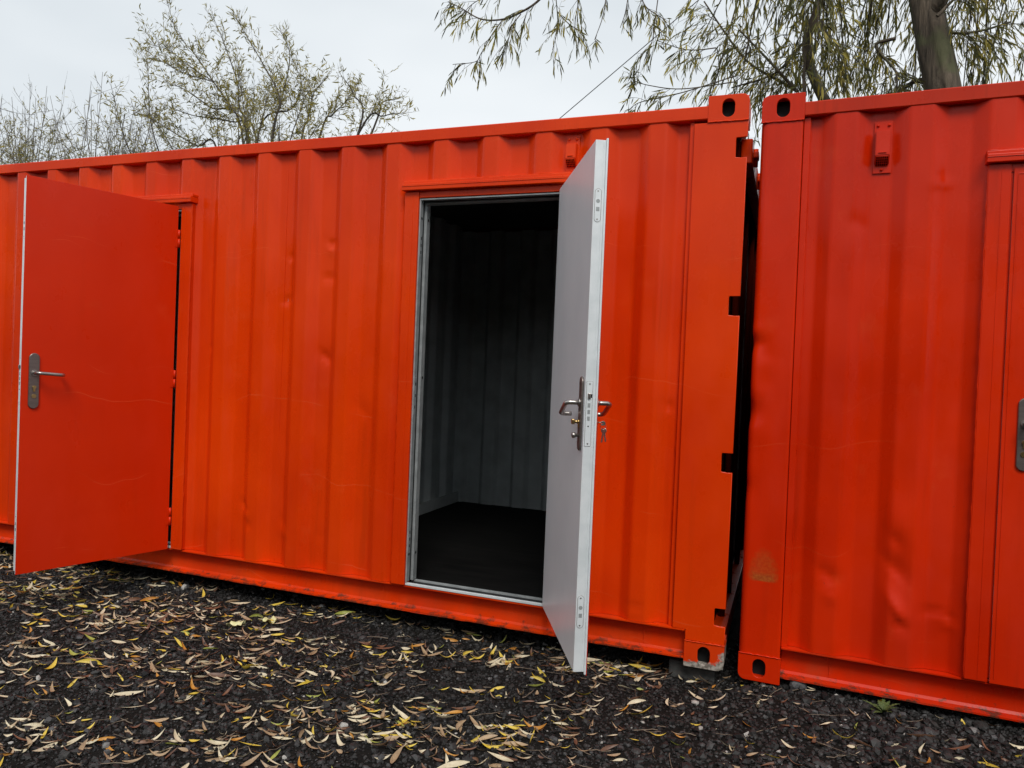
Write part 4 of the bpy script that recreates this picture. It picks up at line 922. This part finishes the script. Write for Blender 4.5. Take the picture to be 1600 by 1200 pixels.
# big willow, right
Wr = empty('willow_tree', (1.75, 4.1, -.07)); tag(Wr, 'big weeping willow with a thick mossy trunk leaning over the shut container', 'tree', 'trees behind the containers')
off = np.array([1.75, 4.1, -.07]); T = Tree(); K2 = Tree(); TR_ = Tree()
trunk = catmull(np.array([(1.95, 4.1, -.07), (1.80, 4.1, 1.2), (1.62, 4.05, 2.6), (1.40, 4.0, 3.75), (1.28, 4.0, 4.3), (1.17, 4.0, 4.8), (1.02, 3.95, 5.6), (.75, 3.9, 6.6), (.6, 3.8, 7.4)])-off, 8); nT = len(trunk)
TR_.tube(trunk, np.interp(np.arange(nT), [0, 20, 40, nT-1], [.26, .150, .118, .05]), 0, 22); tw = TR_.wood('trunk', BARK, Wr)
co_ = np.array([v.co[:] for v in tw.data.vertices]); an = np.arctan2(co_[:, 1], co_[:, 0]*1.3)
for v, a_ in zip(tw.data.vertices, range(len(co_))):
    z = v.co.z; f = .012*math.sin(a_ % 22*1.7+z*1.3)+.008*math.sin(a_ % 22*2.9+z*2.1)
    v.co.x += f; v.co.y += f*.6
limbs = [([(1.20, 4.0, 4.55), (1.33, 3.85, 4.75), (1.55, 3.7, 5.3), (2.2, 3.5, 6.4)], .075, .03),
         ([(1.62, 4.05, 2.7), (1.1, 4.2, 3.3), (.55, 4.1, 3.75), (.30, 3.9, 4.1), (.22, 3.8, 4.4), (.30, 3.8, 4.7), (.45, 3.8, 5.3)], .06, .03),
         ([(.95, 3.9, 5.8), (.2, 3.5, 6.3), (-.8, 3.2, 6.2), (-1.5, 3.05, 5.6), (-1.98, 3.0, 4.95)], .08, .018),
         ([(1.42, 4.1, 3.7), (1.30, 4.15, 4.02), (1.20, 4.15, 4.09), (1.06, 4.15, 4.02), (.9, 4.15, 3.8)], .03, .012),
         ([(.9, 3.9, 6.0), (1.8, 4.2, 6.8), (2.8, 4.4, 6.6), (3.4, 4.4, 5.9)], .07, .02)]
for g, r0, r1 in limbs: Q = catmull(np.array(g)-off, 7); T.tube(Q, r0, r1, 9)
bough = []
for g in RT: bough.append((g, .016, .007))
for g in BT: bough.append((g, .014 if len(g) > 6 else .0055, .003))
for g, r0, r1 in bough:
    Q = catmull(np.array(g)-off, 7); T.tube(Q, r0, r1, 6)
    isb = r0 < .0156
    for k in range(2, len(Q)-1):
        for _ in range(2 if isb else 2):
            if rng.random() < (.34 if isb else .8):
                d = unit(unit(Q[k+1]-Q[k])+rng.normal(0, .5, 3)+np.array([0, 0, -.35])); twig(K2, Q[k], d, rng.uniform(.10, .30) if isb else rng.uniform(.25, .6), .0026, .105, .036, .5, 0, sub=1, lprob=.8, spread=.40, ldroop=.65)
# arching secondary branches from the high limbs, hung with leafy twigs
srcs = [np.array([1.05, 3.95, 5.5]), np.array([.35, 3.8, 5.2]), np.array([.2, 3.5, 6.3]), np.array([1.6, 3.7, 5.4]), np.array([.9, 3.9, 6.1]), np.array([2.4, 4.3, 6.7])]
for k in range(58):
    tx = rng.uniform(-1.0, 2.9); ty = rng.uniform(3.1, 5.6) if tx < .6 else rng.uniform(4.4, 6.0); tz = rng.uniform(3.9, 5.1)
    s_ = srcs[int(np.argmin([abs(tx-q[0])+rng.uniform(0, .9) for q in srcs]))]
    mid = (s_+np.array([tx, ty, tz]))/2+np.array([0, 0, rng.uniform(.2, .7)])
    Q = catmull(np.array([s_, mid, (tx, ty, tz)])-off, 9); T.tube(Q, .017, .004, 5)
    for i in range(5, len(Q)-1):
        if rng.random() < .85:
            d = unit(unit(Q[i+1]-Q[i])*.6+rng.normal(0, .35, 3)+np.array([-.12, 0, -.8])); twig(K2, Q[i], d, rng.uniform(.25, .7), .0028, .112, .036, .3, 0, sub=int(rng.choice([0, 1, 2])), lprob=.86, spread=.34, ldroop=.8)
for k in range(150):
    tx = rng.uniform(-.7, 3.2); p = np.array([tx, rng.uniform(3.2, 5.4) if tx < .5 else rng.uniform(4.35, 6), rng.uniform(4.0, 5.6)])-off
    twig(K2, p, np.array([-.3, 0, -1])+rng.normal(0, .35, 3), rng.uniform(.25, .6), .0028, .112, .036, .2, 0, sub=1, lprob=.85, spread=.34, ldroop=.8)
T.wood('branches', BARK, Wr); K2.wood('twigs', TWIG, Wr); K2.leaves('foliage', FG, Wr, .135)

# guy wire running up into the willow
T = Tree(); P0 = np.array([-8.42, 5.0, -.07]); P1 = np.array([.3, 5.0, 6.43]); tt = np.linspace(0, 1, 24)[:, None]; P = P0+(P1-P0)*tt; P[:, 2] -= .06*np.sin(PI*tt[:, 0])
T.tube(P-P0, .0055, .0055, 6); o = T.wood('overhead_wire', simple('wire', (.10, .10, .10), .6, .5, None, 8, None), None); o.location = P0
tag(o, 'thin grey wire slanting up behind the container into the willow', 'wire')

# unseen belt of trees added behind the camera, darkening what the glossy paint mirrors
TB = Tree(); n = 0
az = np.linspace(R(95), R(445-180+180), 240)
az = np.linspace(-PI*.08, -PI*.92, 200); V = []; F = []
for i_, a_ in enumerate(az):
    cx, cy = -.5+17*math.cos(a_), -3+15*math.sin(a_); H = 4.7+.7*math.sin(a_*9)+.5*math.sin(a_*23+1)+.3*math.sin(a_*51)
    for j_ in range(9):
        t = j_/8; rr_ = 1+.04*math.sin(a_*40+j_*1.7)+.03*math.sin(a_*77+j_*2.9); V.append((-.5+(cx+.5)*rr_, -3+(cy+3)*rr_, -.1+H*t))
for i_ in range(199):
    for j_ in range(8): a = i_*9+j_; F.append((a, a+1, a+10, a+9))
TBm = folmat('belt_foliage', (.020, .026, .010), (.045, .05, .02))
tb = link('unseen_tree_belt', mesh_np('unseen_tree_belt', np.array(V), np.array(F)), TBm, None, smooth=True); tag(tb, kind='stuff')
V = np.array(V); k_ = rng.integers(0, len(V), 9000); P = V[k_]+rng.normal(0, .45, (9000, 3)); P[:, 2] = np.abs(P[:, 2])
TB.LP = list(P); TB.LD = list(rng.normal(size=(9000, 3))); TB.LL = list(rng.uniform(.2, .55, 9000)); o = TB.leaves('belt_leaves', [TBm], tb, .8)
